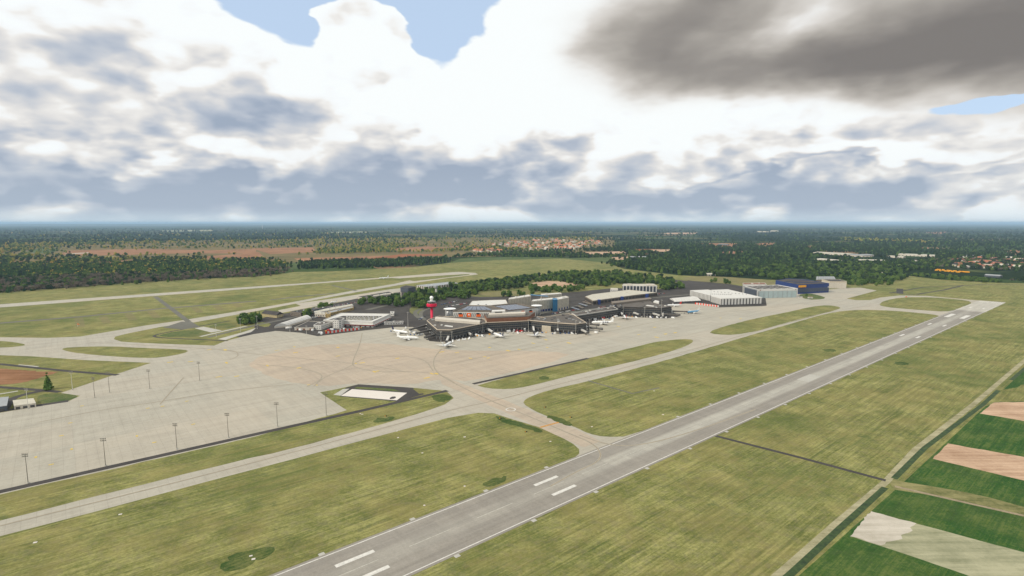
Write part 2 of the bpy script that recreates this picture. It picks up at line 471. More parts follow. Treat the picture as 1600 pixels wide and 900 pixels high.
# ------------------------------------------------------------------ mesh building
class MB:
    def __init__(self):
        self.v, self.f, self.mi = [], [], []
    def add(self, verts, faces, mi=0):
        o = len(self.v)
        self.v += [tuple(p) for p in verts]
        self.f += [tuple(i + o for i in fc) for fc in faces]
        self.mi += [mi] * len(faces)
        return self
    def hexa(self, p, mi=0):
        return self.add(p, [(3, 2, 1, 0), (4, 5, 6, 7), (0, 1, 5, 4), (1, 2, 6, 5), (2, 3, 7, 6), (3, 0, 4, 7)], mi)
    def box(self, c, s, mi=0, rz=0.0):
        cx, cy, cz = c; a, b, d = s[0] / 2, s[1] / 2, s[2] / 2
        co, si = math.cos(rz), math.sin(rz)
        pts = []
        for z in (-d, d):
            for x, y in ((-a, -b), (a, -b), (a, b), (-a, b)):
                pts.append((cx + x * co - y * si, cy + x * si + y * co, cz + z))
        return self.hexa(pts, mi)
    def prism(self, poly, z0, z1, mi=0):
        n = len(poly)
        poly = ccw(poly)
        vs_ = [(p[0], p[1], z0) for p in poly] + [(p[0], p[1], z1) for p in poly]
        fs = [(i, (i + 1) % n, n + (i + 1) % n, n + i) for i in range(n)]
        for tri in tri_poly(poly):
            fs.append(tuple(n + i for i in tri)); fs.append(tuple(reversed(tri)))
        return self.add(vs_, fs, mi)
    def wall(self, p0, p1, z0, z1, out=0.2, inn=0.1, mi=0, trim=0.0):
        """box along an edge of a counter-clockwise footprint, standing `out` proud of it"""
        p0, p1 = Vector((p0[0], p0[1], 0)), Vector((p1[0], p1[1], 0))
        d = (p1 - p0).normalized(); n = Vector((d.y, -d.x, 0))
        p0 = p0 + d * trim; p1 = p1 - d * trim
        q = [p0 + n * out, p1 + n * out, p1 - n * inn, p0 - n * inn]
        pts = [(a.x, a.y, z0) for a in q] + [(a.x, a.y, z1) for a in q]
        self.hexa(pts, mi)
        return self
    def tube(self, p0, p1, r0, r1, n=8, mi=0, caps=True):
        p0, p1 = Vector(p0), Vector(p1)
        d = (p1 - p0).normalized()
        a = d.orthogonal().normalized(); b = d.cross(a)
        vs_ = []
        for p, r in ((p0, r0), (p1, r1)):
            for i in range(n):
                t = 2 * math.pi * i / n
                vs_.append(p + (a * math.cos(t) + b * math.sin(t)) * r)
        fs = [(i, (i + 1) % n, n + (i + 1) % n, n + i) for i in range(n)]
        if caps:
            fs += [tuple(reversed(range(n))), tuple(range(n, 2 * n))]
        return self.add(vs_, fs, mi)
    def lathe(self, prof, c=(0, 0, 0), n=16, mi=0):
        vs_ = []
        for r, z in prof:
            for i in range(n):
                t = 2 * math.pi * i / n
                vs_.append((c[0] + r * math.cos(t), c[1] + r * math.sin(t), c[2] + z))
        fs = []
        for k in range(len(prof) - 1):
            for i in range(n):
                fs.append((k * n + i, k * n + (i + 1) % n, (k + 1) * n + (i + 1) % n, (k + 1) * n + i))
        fs.append(tuple(reversed(range(n)))); fs.append(tuple(range((len(prof) - 1) * n, len(prof) * n)))
        return self.add(vs_, fs, mi)
    def mesh(self, name, mats, smooth=False, off=None):
        me = bpy.data.meshes.new(name)
        v = self.v
        if off is not None:
            v = [(p[0] - off[0], p[1] - off[1], p[2] - off[2]) for p in v]
        me.from_pydata(v, [], self.f)
        for mm in (mats if isinstance(mats, (list, tuple)) else [mats]):
            me.materials.append(MATS[mm] if isinstance(mm, str) else mm)
        if any(self.mi):
            me.polygons.foreach_set('material_index', self.mi)
        if smooth:
            me.polygons.foreach_set('use_smooth', [True] * len(self.f))
        me.update()
        return me


def area2(poly):
    return sum(poly[i][0] * poly[(i + 1) % len(poly)][1] - poly[(i + 1) % len(poly)][0] * poly[i][1] for i in range(len(poly)))


def ccw(poly):
    return list(poly) if area2(poly) > 0 else list(reversed(poly))


def tri_poly(poly):
    out = []
    for a, b, c in tessellate_polygon([[Vector((p[0], p[1], 0)) for p in poly]]):
        pa, pb, pc = poly[a], poly[b], poly[c]
        s = (pb[0] - pa[0]) * (pc[1] - pa[1]) - (pc[0] - pa[0]) * (pb[1] - pa[1])
        out.append((a, b, c) if s > 0 else (a, c, b))
    return out


def obj(name, me, parent=None, loc=(0, 0, 0), rz=0.0):
    o = bpy.data.objects.new(name, me)
    COL.objects.link(o)
    o.location = loc; o.rotation_euler = (0, 0, rz)
    if parent is not None:
        o.parent = parent
    return o


def tag(o, label=None, cat=None, group=None, kind=None):
    if label: o['label'] = label
    if cat: o['category'] = cat
    if group: o['group'] = group
    if kind: o['kind'] = kind
    return o


def thing(name, label, cat, loc, rz=0.0, group=None):
    return tag(obj(name, None, None, loc, rz), label, cat, group)


def part(name, mb, mats, parent, smooth=False, base=None):
    """a part whose mesh was written in world coordinates, under an unrotated thing"""
    off = parent.location if base is None else base
    return obj(name, mb.mesh(name, mats, smooth, off), parent)


def chaikin(pts, n=2, closed=True):
    for _ in range(n):
        q = []
        m = len(pts)
        rngi = range(m) if closed else range(m - 1)
        if not closed: q.append(pts[0])
        for i in rngi:
            a, b = pts[i], pts[(i + 1) % m]
            q += [a * 0.75 + b * 0.25, a * 0.25 + b * 0.75]
        if not closed: q.append(pts[-1])
        pts = q
    return pts


def rough_edge(pts, step, amp):
    out = []
    m = len(pts)
    for i in range(m):
        a, b = pts[i], pts[(i + 1) % m]
        L = (b - a).length
        k = max(1, min(60, int(L / step)))
        d = (b - a).normalized() if L > 0 else Vector((1, 0, 0))
        nrm = Vector((-d.y, d.x, 0))
        for j in range(k):
            p = a.lerp(b, j / k)
            out.append(p + nrm * random.gauss(0, amp) if j else p)
    return out


def sheet(name, px, mat, z, smooth=0, jag=None, parent=None, kind='structure'):
    pts = [G(x, y) for x, y in px]
    if smooth: pts = chaikin(pts, smooth)
    if jag: pts = rough_edge(pts, jag[0], jag[1])
    mb = MB()
    mb.add([(p.x, p.y, z) for p in pts], tri_poly(pts))
    o = obj(name, mb.mesh(name, mat), parent)
    if parent is None: tag(o, kind=kind)
    return o


def strip_mb(pts, w, z, mb=None):
    mb = mb or MB()
    n = len(pts)
    L, Rr = [], []
    for i in range(n):
        d = (pts[min(i + 1, n - 1)] - pts[max(i - 1, 0)]); d.z = 0; d.normalize()
        nn = Vector((-d.y, d.x, 0)) * w / 2
        L.append(pts[i] + nn); Rr.append(pts[i] - nn)
    vs_ = [(p.x, p.y, z) for p in L] + [(p.x, p.y, z) for p in Rr]
    mb.add(vs_, [(n + i, n + i + 1, i + 1, i) for i in range(n - 1)])
    return mb


def road(name, px, w, mat, z, smooth=0, parent=None):
    pts = [G(x, y) for x, y in px]
    if smooth: pts = chaikin(pts, smooth, False)
    o = obj(name, strip_mb(pts, w, z).mesh(name, mat), parent)
    if parent is None: tag(o, kind='structure')
    return o
world.cycles.sampling_method = 'MANUAL'
world.cycles.sample_map_resolution = 512

# ------------------------------------------------------------------ ground
def build_ground():
    # one sheet to the horizon
    mb = MB()
    S = 160000.0
    mb.add([(-S, -3000, 0), (S, -3000, 0), (S, S, 0), (-S, S, 0)], [(0, 1, 2, 3)])
    tag(obj('terrain', mb.mesh('terrain', 'terrain_fields')), kind='structure')
    # low far hills
    hb = MB()
    for (dist, z, x0, x1) in ((42000, 105, -60000, 5000), (60000, 175, -90000, 70000)):
        n = 90
        xs = [x0 + (x1 - x0) * i / n for i in range(n + 1)]
        prof = [z * (0.25 + 0.75 * (0.5 + 0.30 * math.sin(i * 0.13 + dist) + 0.14 * math.sin(i * 0.41 + 1) + 0.06 * math.sin(i * 1.1))) * min(1, i / 12, (n - i) / 12) for i in range(n + 1)]
        v = [(x, dist, -0.5) for x in xs] + [(x, dist + 2500, p) for x, p in zip(xs, prof)] + [(x, dist + 6000, -0.5) for x in xs]
        m = n + 1
        hb.add(v, [(i, i + 1, m + i + 1, m + i) for i in range(n)] + [(m + i, m + i + 1, 2 * m + i + 1, 2 * m + i) for i in range(n)])
    tag(obj('hills', hb.mesh('hills', 'terrain_fields', True)), kind='structure')

    sheet('airfield_grass', [(-900, 1500), (-900, 520), (-300, 478), (0, 456), (100, 450), (200, 442), (300, 436), (400, 432), (460, 425), (520, 424), (640, 418), (700, 411),
          (790, 406), (880, 404), (950, 411), (975, 420), (1060, 430), (1140, 434), (1200, 437), (1330, 441), (1420, 431), (1470, 437), (1565, 442), (1640, 443), (1752, 447), (1614, 566), (1408, 757), (1248, 900), (930, 1180), (530, 1500)], 'airfield_grass', 0.06)
    sheet('farmland', [(1742, 447), (2600, 452), (3600, 1500), (500, 1500), (900, 1180), (1222, 900), (1388, 757), (1600, 566)], 'crop_green', 0.055)
    # fields beyond the perimeter track
    g = 0.075
    sheet('soil_field', [(1361, 799), (1432, 818), (1422, 824), (1426, 829), (1408, 836), (1410, 842), (1392, 846), (1376, 852), (1328, 838)], 'soil_pale', g + .008, 0, (3, .5))
    sheet('stubble_field', [(1361.6, 799.6), (1600, 863), (1900, 950), (1900, 1060), (1560, 915), (1520, 902), (1329, 837.6)], 'stubble', g, 0, (8, .35))
    sheet('soil_field', [(1481, 693), (1600, 714), (2000, 790), (2000, 850), (1600, 751), (1458, 717)], 'soil_tan', g, 0, (6, .35))
    sheet('soil_field', [(1553, 629), (1600, 628), (2000, 640), (2000, 735), (1600, 658), (1531, 646)], 'soil_tan', g, 0, (6, .35))
    sheet('meadow_field', [(1530, 640), (1560, 612), (1640, 590), (2200, 600), (2200, 640), (1600, 627), (1553, 628)], 'airfield_grass', g - .004, 0, (8, 1))
    road('farm_track', [(1392, 757), (1450, 766), (1530, 780), (1600, 800), (1900, 880)], 17, 'track_earth', g + .016, 1)
    road('farm_track', [(1398, 760), (1450, 772), (1520, 788), (1600, 806)], 3, 'line_faded', g + .024, 1)
    # perimeter path and ditch beside it
    road('perimeter_path', [(500, 1490), (1222, 894), (1303, 822), (1384, 753), (1431, 702), (1521, 632), (1598, 566), (1738, 447)], 5.0, 'path_gravel', g + .02)
    for seg in ([(1180, 946), (1240, 893), (1312, 826), (1383, 762)], [(1397, 748), (1445, 700), (1536, 632), (1560, 610)], [(1580, 594), (1650, 534), (1710, 480)]):
        road('ditch', seg, 4.2, 'ditch_growth', g + .028)

    # concrete
    sheet('apron', [(-500, 965), (-150, 877), (0, 838), (155, 798), (316, 754.6), (460, 717), (522, 700), (650, 666), (700, 653), (747, 645), (772, 646), (803, 656), (844, 668), (875, 682), (896, 694), (905, 702), (905, 709), (890, 722), (960, 708), (1100, 652), (1300, 570), (1480, 500), (1545, 474),
                    (1573, 472.5), (1522, 469), (1450, 462.5), (1406, 461.6), (1375, 465), (1359, 469), (1337, 469), (1323, 466.6), (1370, 454), (1345, 449.5), (1322, 450), (1255, 456), (1200, 464), (1120, 470), (1085, 470), (1030, 478), (960, 490), (900, 505), (800, 510), (700, 505), (640, 505), (560, 510), (500, 515), (430, 513), (395, 522), (352, 533), (335, 540),
                    (275, 538), (225, 536), (190, 534), (178, 530), (180, 526), (200, 521), (250, 511), (300, 504), (298, 498.5), (225, 509), (175, 517.5), (125, 526), (75, 528), (0, 527), (-400, 524), (-400, 556), (0, 555), (53, 557), (133, 562.7), (236, 567), (184, 584), (95, 614), (125, 618.5), (107, 627), (0, 645), (-400, 700)],
          'apron_concrete', 0.085)
    sheet('taxiway', [(290, 499.6), (400, 482), (452, 473), (557, 453), (616, 443.6), (640, 438), (631, 435.6), (612, 434.3), (500, 442.6), (400, 450.5), (0, 480.5), (-500, 520), (-500, 514), (0, 475.5), (400, 447.5), (500, 440.8), (600, 433.6), (690, 426.6), (717, 424.8), (743, 426.6), (747, 428.8), (728, 431), (696, 434.8), (649, 442), (632, 444), (601, 449.5), (557.5, 456.5), (505, 466.3), (452, 476.3), (400, 486.2), (300, 504.4), (285, 506)], 'taxiway_concrete', 0.100)
    sheet('taxiway', [(462, 474.5), (520, 466.5), (610, 452), (640, 449), (636, 456), (600, 459), (540, 470), (492, 479), (440, 489), (434, 485), (470, 478)], 'taxiway_concrete', 0.092)
    sheet('runway_link', [(686, 588), (716, 597), (760, 615), (800, 630), (850, 651), (900, 671), (938, 690), (912, 699), (880, 685), (845, 669), (800, 649), (765, 634), (722, 613), (690, 600)], 'pink_concrete', 0.106, 0, (8, .5))
    sheet('worn_apron', [(380, 565), (470, 540), (590, 535), (700, 548), (860, 548), (900, 556), (740, 597), (690, 592), (640, 602), (560, 598), (500, 605), (420, 590)], 'pink_concrete', 0.104, 1, (10, 1.2))
    gi = 0.120
    isl = [
        [(0, 838), (155, 798), (316, 754.6), (460, 717), (522, 700), (650, 666), (700, 653)],
        [(817, 630.6), (820, 625), (828, 620), (856, 610), (919, 596), (981, 579), (1044, 562), (1119, 540), (1162, 527), (1225, 509), (1287, 491), (1319, 485.5), (1350, 484), (1397, 485.4), (1444, 489.8), (1466, 492.5), (1468, 496), (1319, 553), (1100, 638), (985, 682), (944, 683), (919, 677.5), (900, 668), (856, 651), (834, 641.6)],
        [(741, 601), (762, 607), (794, 608.5), (825, 604), (887.5, 588), (950, 574), (1012, 559.5), (1059, 546), (1080, 537), (1084, 532), (1076, 529.8), (1055, 530.5), (1022, 534.6), (985, 544), (919, 560)],
        [(1106, 519), (1119, 522.8), (1150, 523.4), (1187, 516.5), (1225, 506), (1272, 494), (1308, 484), (1315, 480), (1294, 476.6), (1269, 479), (1225, 489), (1178, 498), (1131, 510)],
        [(1372, 476.6), (1381, 470), (1406, 465), (1437.5, 464), (1475, 465.6), (1512, 469.4), (1519, 473.4), (1509, 478), (1494, 484), (1478, 487.2), (1444, 485), (1412, 482.4), (1387, 480.2)],
        [(0, 532.5), (25, 535), (43, 539), (25, 542), (0, 543.3), (-80, 544), (-80, 531)],
        [(95, 545.5), (107.5, 542.5), (175, 541), (225, 544), (275, 545.5), (296, 547.5), (287, 552.5), (250, 559), (225, 559.5), (175, 557), (125, 552.5), (105, 549)],
        [(500, 613.2), (537, 605.8), (560, 600.6), (645, 606), (697, 611), (709, 622), (695, 632), (650, 647.5), (550, 676), (455, 701), (287, 741), (0, 813.6), (-400, 916), (-400, 862), (0, 773), (400, 682), (542, 641)],
        [(622, 434.8), (732, 427.9), (735, 429), (728, 430), (649.5, 439.4), (643, 438.9), (632.5, 436)],
    ]
    sheet('grass_island', isl[1], 'airfield_grass', gi, 1, (14, .5))
    for q in isl[2:7] + isl[8:]:
        sheet('grass_island', q, 'airfield_grass', gi, 1, (12, .4))
    sheet('grass_verge', isl[7], 'airfield_grass', gi, 0, (14, .4))

    # roads
    rz = 0.140
    dk = 'dark_asphalt'
    for px, w in (([(-300, 836), (0, 768.5), (200, 723.5), (400, 678.5), (560, 643), (699, 610.5)], 7), ([(739, 600), (919, 560)], 6), ([(1117, 681), (1250, 715), (1384, 751)], 4.2),
                  ([(-120, 564), (0, 569), (107, 580), (184, 586)], 7), ([(-120, 598), (0, 605), (60, 609.5), (94, 612.5)], 7), ([(-150, 668), (0, 643), (60, 633.5), (107, 626.5)], 8)):
        road('service_road', px, w, dk, rz, 0)
    road('service_road', [(64, 611), (35, 617), (16, 624), (6, 640)], 9, dk, rz + .008, 1)
    road('service_road', [(356, 532.6), (280, 529.2), (246, 527.6), (239, 525), (250, 521.5), (300, 512), (359, 501.5)], 5, dk, rz + .008, 1)
    road('old_taxiway', [(-300, 525), (0, 505), (125, 495), (250, 482.5), (400, 470.5)], 16, 'grey_asphalt', rz)
    road('old_taxiway', [(423, 468.6), (470, 463), (522, 458.5)], 14, 'grey_asphalt', rz)
    road('old_taxiway', [(242.5, 463.5), (270, 484), (295, 503)], 10, 'grey_asphalt', rz + .008)
    sheet('old_taxiway', [(284, 502.5), (300, 503.2), (313, 511), (285, 515), (255, 512)], 'grey_asphalt', rz + .016)
    road('old_taxiway', [(519, 446), (557, 454.5)], 9, 'grey_asphalt', rz)
    for a, b in (((123, 496.5), (126, 511)), ((160, 494), (168, 505)), ((200, 489.5), (208, 500)), ((235, 486), (246, 497)), ((303, 480), (313, 488.5)), ((336, 477), (346, 485)), ((367, 474), (375, 480))):
        road('old_taxiway', [a, b], 14, 'dry_grass', rz + .004)
    for px, w in (([(1390, 458), (1442, 449), (1500, 446.5), (1540, 444.5), (1640, 446)], 7), ([(1406, 451), (1406, 458.5)], 16), ([(1390, 457), (1435, 461.5)], 9), ([(1432, 460), (1476, 453), (1492, 449), (1506, 446)], 8)):
        road('perimeter_road', px, w, dk, rz + .012 + random.random() * .004)
    road('access_road', [(960, 441), (1010, 436), (1075, 440), (1160, 452)], 60, 'forecourt_asphalt', 0.118, 2)

    # paved land round the buildings
    sheet('forecourt', [(397, 521.5), (429, 517), (470, 520), (496.5, 525.5), (560, 517.5), (620, 511), (645, 511), (662, 521), (671, 533), (689, 534.6), (706.7, 532.4), (740, 526.5), (778, 519.2), (860, 518.7), (902, 522.6), (921, 521), (921, 508), (940, 499), (965.4, 495), (974, 494), (1025, 497.4), (1043, 497.6), (1063, 493.6), (1053, 489), (1049, 482), (1042, 478.5), (1070, 474.4), (1086, 474.8), (1123, 480.4), (1191, 478.4), (1198, 477.6),
          (1196, 466), (1190, 452), (1140, 444), (1075, 438), (1060, 446), (1030, 452), (960, 450), (900, 456), (800, 463), (750, 464), (700, 460), (650, 454), (600, 459), (560, 466), (500, 479), (450, 489), (420, 494), (401, 500), (398, 508)], 'forecourt_asphalt', 0.128)
    sheet('pad_road', [(540, 606), (560, 600.6), (645, 606), (663, 616), (622, 627.5), (531, 619.5)], dk, rz + .02)
    slab = sheet('concrete_slab', [(532.5, 618.7), (550, 608.2), (636, 614), (620, 625.7)], 'white_slab', rz + .05)
    sheet('slab_stain', [(608, 624.3), (611, 620), (619, 619.5), (618, 623)], dk, rz + .06, 1, (2, .3), parent=slab)
    sheet('light_paving_strip', [(521, 617), (536, 608), (546, 607.5), (532, 618.5)], 'light_paving', rz + .03)
    sheet('grass_patch', [(553, 607), (558, 604.5), (615, 608), (626, 612.2)], 'lush_grass', rz + .04)
    sheet('grass_patch', [(645, 607.6), (690, 610), (655, 615.5)], 'airfield_grass', rz + .045)
    # corner west of the cargo area
    sheet('grass_patch', [(247, 525.5), (256, 521.5), (300, 514), (332, 519), (312, 526.5), (275, 527.2)], 'lush_grass', gi + .01, 1)
    sheet('grass_patch', [(322, 511), (340, 506.5), (366, 505.5), (372, 509), (350, 515)], 'lush_grass', gi + .01, 1)
    sheet('light_paving_strip', [(304, 513), (318, 510.5), (347, 516.5), (330, 519.5)], 'light_paving', gi + .014)
    road('light_paving_strip', [(313, 526), (345, 518.5), (385, 509.5)], 7, 'light_paving', gi + .016)
    road('service_road', [(325, 527), (360, 518), (398, 508.5), (440, 500), (480, 491)], 9, 'grey_asphalt', gi + .018)
    sheet('light_paving_strip', [(340, 530), (380, 519), (400, 512.5), (392, 519.5), (371, 525), (352, 531.4)], 'light_paving', gi + .02)
    sheet('dark_paving', [(369, 525.5), (392, 519), (402, 512.5), (428, 515), (429, 517.5), (397, 522), (375, 527)], dk, gi + .022)
    # soil and grass by the left sheds
    sheet('soil_field', [(-150, 570), (0, 576), (64, 580.5), (92, 581), (64, 590), (44, 596), (20, 600), (0, 601.5), (-150, 597)], 'soil_brown', gi, 0, (5, .8))
    sheet('grass_patch', [(57, 619), (76, 614.5), (95, 614.2), (126, 618.6), (107, 626), (60, 633)], 'lush_grass', gi, 1)
    road('light_paving_strip', [(27, 570.5), (58, 573.3)], 6, 'light_paving', gi + .01)
    road('light_paving_strip', [(-20, 618), (8, 614.5), (28, 611)], 4, 'light_paving', gi + .01)
    # greenery and lots among the airport buildings
    for q, mt in (([(742, 461.5), (752, 456.5), (800, 455), (835, 453), (850, 457), (790, 463)], 'dry_grass'), ([(822, 447.5), (832, 441), (866, 438.5), (914, 444.8), (905, 448.5), (865, 449.5)], 'soil_tan'),
                  ([(1062, 436), (1085, 430.5), (1160, 434), (1215, 440), (1212, 447), (1150, 443), (1090, 440)], 'dry_grass'), ([(1245, 461.5), (1262, 457.5), (1290, 464), (1287, 467.5), (1262, 468.5)], 'lush_grass'),
                  ([(640, 480), (660, 476), (662, 484), (655, 492), (640, 490)], 'lush_grass'), ([(418, 512), (400, 508), (402, 503), (425, 505)], 'airfield_grass')):
        sheet('planted_ground' if 'grass' in mt else 'pale_yard', q, mt, 0.136, 1)
    for pts, w in (([(655, 497), (648, 491), (650, 485), (664, 481)], 9), ([(664, 500), (656, 492), (660, 485), (676, 480.5)], 8), ([(574, 484), (598, 478.5), (618, 474)], 14), ([(500, 482), (540, 476), (570, 471)], 10), ([(830, 493), (870, 484), (930, 473), (1010, 466), (1080, 460)], 12), ([(845, 497), (900, 486), (950, 480)], 10)):
        road('terminal_road', pts, w, 'grey_asphalt', 0.150 + random.random() * .006, 2)

    # worn grass of stronger green beside the pavements
    for q in ([(770, 648), (795, 655), (838, 668), (850, 674), (842, 677), (815, 668), (785, 660)], [(851, 648), (875, 652), (896, 662), (890, 667), (868, 659)], [(340, 886), (360, 866), (400, 858), (428, 853), (430, 862), (405, 878), (355, 896)],
              [(580, 660), (590, 654), (614, 650), (618, 654), (600, 660)], [(750, 757), (770, 748), (792, 742), (790, 752), (765, 762)], [(672, 622), (680, 616), (704, 617), (707, 624), (690, 630)], [(1282, 546), (1302, 545), (1308, 549), (1290, 550)], [(1393, 567), (1412, 565), (1424, 570), (1405, 571)],
              [(840, 590), (850, 587), (860, 590), (850, 594)]):
        sheet('grass_patch', q, 'scrub', gi + .006, 1, (3, 1.2))

    # runway
    A, B = G(431, 900), G(633, 899)
    cl = (A + B) / 2
    ac = cl.dot(RNOR)
    a_end = max(G(1572, 473).dot(RDIR), 0)
    a_beg = A.dot(RDIR) - 900
    def rp(al, off):
        return RDIR * al + RNOR * (ac + off)
    def rquad(name, a0, a1, o0, o1, mat, z, parent):
        mb = MB()
        q = [rp(a0, o0), rp(a0, o1), rp(a1, o1), rp(a1, o0)]
        q = ccw([(p.x, p.y) for p in q])
        mb.add([(p[0], p[1], z) for p in q], [(0, 1, 2, 3)])
        return obj(name, mb.mesh(name, mat), parent)
    zr = 0.165
    mb = MB()
    n = 60
    for i in range(n):
        a0, a1 = a_beg + (a_end - a_beg) * i / n, a_beg + (a_end - a_beg) * (i + 1) / n
        q = [rp(a0, -25), rp(a1, -25), rp(a1, 25), rp(a0, 25)]
        mb.add([(p.x, p.y, zr) for p in q], [(0, 1, 2, 3)])
    rw = tag(obj('runway', mb.mesh('runway', 'runway_surface')), kind='structure')
    for s in (-1, 1):
        rquad('edge_line', a_beg, a_end - 95, s * 22.6 - .38, s * 22.6 + .38, 'line_white', zr + .01, rw)
    AL = lambda x, y: G(x, y).dot(RDIR)
    zm = zr + .012
    # touchdown bars and aiming blocks
    near1, near2 = AL(523.4, 884.7), AL(832.8, 757.5)
    for a0 in (near1 - (near2 - near1), near1, near2):
        for s in (-1, 1):
            rquad('touchdown_bar', a0, a0 + 23.5, s * 9.5 - 1.5, s * 9.5 + 1.5, 'line_white', zm, rw)
    aim = AL(1485.9, 493.1)
    for s in (-1, 1):
        rquad('aiming_block', aim - 30, aim + 30, s * 12.5 - 4, s * 12.5 + 4, 'line_white', zm, rw)
        for (x, y) in ((1456.2, 506.6), (1415, 524.4), (1520.3, 480.6)):
            c = AL(x, y)
            rquad('touchdown_bar', c - 11, c + 11, s * 11.5 - 1.7, s * 11.5 + 1.7, 'line_white', zm, rw)
    a = a_beg + 20
    while a < a_end - 260:
        rquad('centre_line', a, a + 30, -.28, .28, 'line_worn', zm, rw)
        a += 50
    rquad('repair_slab', AL(1258, 596), AL(1292, 590), -6, 8, 'light_paving', zr + .006, rw)
    for i in range(10):
        o = -21 + i * 4.4
        if abs(o) > 2: rquad('threshold_bar', a_end - 34, a_end - 6, o - .8, o + .8, 'line_white', zm, rw)
    a = a_beg + 25
    k = 0
    while a < a_end - 60:
        for s in (-1, 1):
            if not (s > 0 and near2 + 40 < a < near2 + 150):
                rquad('light_pad', a, a + 3.5, s * 24.6, s * 27.4, 'light_paving', zr + .004, rw)
        a += 60; k += 1
    # lead-off lines and stop bar
    def line(name, px, w, mat, par, z=0.19, sm=3):
        road(name, px, w, mat, z + random.random() * .004, sm, par)
    ap = [o for o in COL.objects if o.name == 'apron'][0]
    for px in ([(860, 760), (905, 735), (935, 722), (940, 708), (925, 692), (890, 678), (830, 652), (770, 628), (715, 602), (680, 582), (676, 562), (690, 545)],
               [(1180, 640), (1080, 676), (1000, 697), (950, 696), (905, 680)], [(0, 822), (316, 744), (522, 690), (650, 655), (720, 637), (770, 627), (850, 606), (980, 574), (1119, 536), (1290, 487), (1360, 478)],
               [(715, 602), (690, 585), (640, 580), (590, 582), (553, 574), (550, 566), (562, 540), (566, 520)], [(490, 604), (505, 590), (545, 574), (560, 564), (575, 558), (630, 556), (665, 562), (677, 580)], [(400, 570), (455, 573), (500, 582), (505, 592), (480, 604)], [(700, 570), (760, 556), (850, 540), (940, 520), (1000, 508), (1080, 492), (1180, 484), (1300, 468)],
               [(330, 545), (420, 556), (560, 568), (640, 582)], [(60, 660), (160, 640), (250, 628), (340, 612), (460, 600)], [(287, 590), (262, 618), (250, 632)], [(140, 535), (240, 540), (340, 546), (368, 548), (374, 556), (360, 562)]):
        line('taxi_line', px, 0.55, 'line_faded', ap)
        line('wheel_track', px, 1.8, 'wheel_wear', ap, 0.182)
    line('stop_bar', [(844, 668), (873, 660)], 2.4, 'line_orange', ap, 0.195, 0)
    mb = MB()
    c = G(798, 640)
    for i in range(24):
        t0, t1 = 2 * math.pi * i / 24, 2 * math.pi * (i + 1) / 24
        mb.add([(c.x + r * math.cos(t), c.y + r * math.sin(t), 0.2) for r, t in ((4.2, t0), (5.4, t0), (5.4, t1), (4.2, t1))], [(0, 1, 2, 3)])
    obj('compass_rose', mb.mesh('compass_rose', 'line_white'), ap)
    # stand markings in yellow
    ym = [(462, 551), (528, 556.5), (556, 568), (566, 567), (621, 560), (585, 581), (590, 580), (482, 601.5), (495, 602), (418, 571.5), (467, 575), (675, 584), (682, 584), (667, 590.5), (757, 557.5), (763, 559.5), (433, 547.5), (460, 542), (528, 543), (735, 560), (765, 543), (853, 531), (833, 536.5), (855, 543), (889, 536), (811, 546), (794, 548), (690, 550), (714, 551),
          (327, 546.5), (352, 546.8), (298, 565), (354, 567), (266, 566), (110, 661), (112, 702), (80, 726), (56, 714.5), (96, 681), (214, 681.5), (241, 691.5), (231, 638), (254, 635), (292, 627), (302, 663), (342, 589), (370, 588), (128, 634.5), (998, 523), (1023, 511.5), (1040, 522), (1055, 520), (1026, 527), (1126, 497), (1157, 498), (966, 510)]
    for (x, y) in ym:
        p = G(x, y)
        near = y > 600
        w, l = (1.6, 3.2) if near else (random.uniform(2.0, 4.0), random.uniform(5, 9))
        mb = MB(); ang = math.atan2(RDIR.y, RDIR.x) + random.choice((0, math.pi / 2))
        co, si = math.cos(ang), math.sin(ang)
        q = [(p.x + a * co - b * si, p.y + a * si + b * co, 0.2) for a, b in ((-l / 2, -w / 2), (l / 2, -w / 2), (l / 2, w / 2), (-l / 2, w / 2))]
        mb.add(q, [(0, 1, 2, 3)])
        obj('stand_marking', mb.mesh('stand_marking', 'line_yellow'), ap)
    # small concrete pads in the grass
    for (x, y) in ((620, 674), (726, 683), (660, 708), (563, 646.5), (566, 647.5), (55, 848), (188, 804), (392, 869), (396, 874), (663, 790), (726, 760), (1022, 611), (1036, 648), (925, 667), (860, 690), (622, 684)):
        p = G(x, y)
        mb = MB().box((p.x, p.y, 0.2), (random.uniform(1.2, 2.2), random.uniform(1, 1.6), 0.2), 0, 0.4)
        tag(obj('inspection_slab', mb.mesh('inspection_slab', 'white_slab')), kind='structure')
    road('cable_path', [(919, 595), (988, 615), (1030, 606)], 3, 'grey_asphalt', gi + .012)

    # farmland beyond the airfield, seen at a low angle
    ff = 0.03
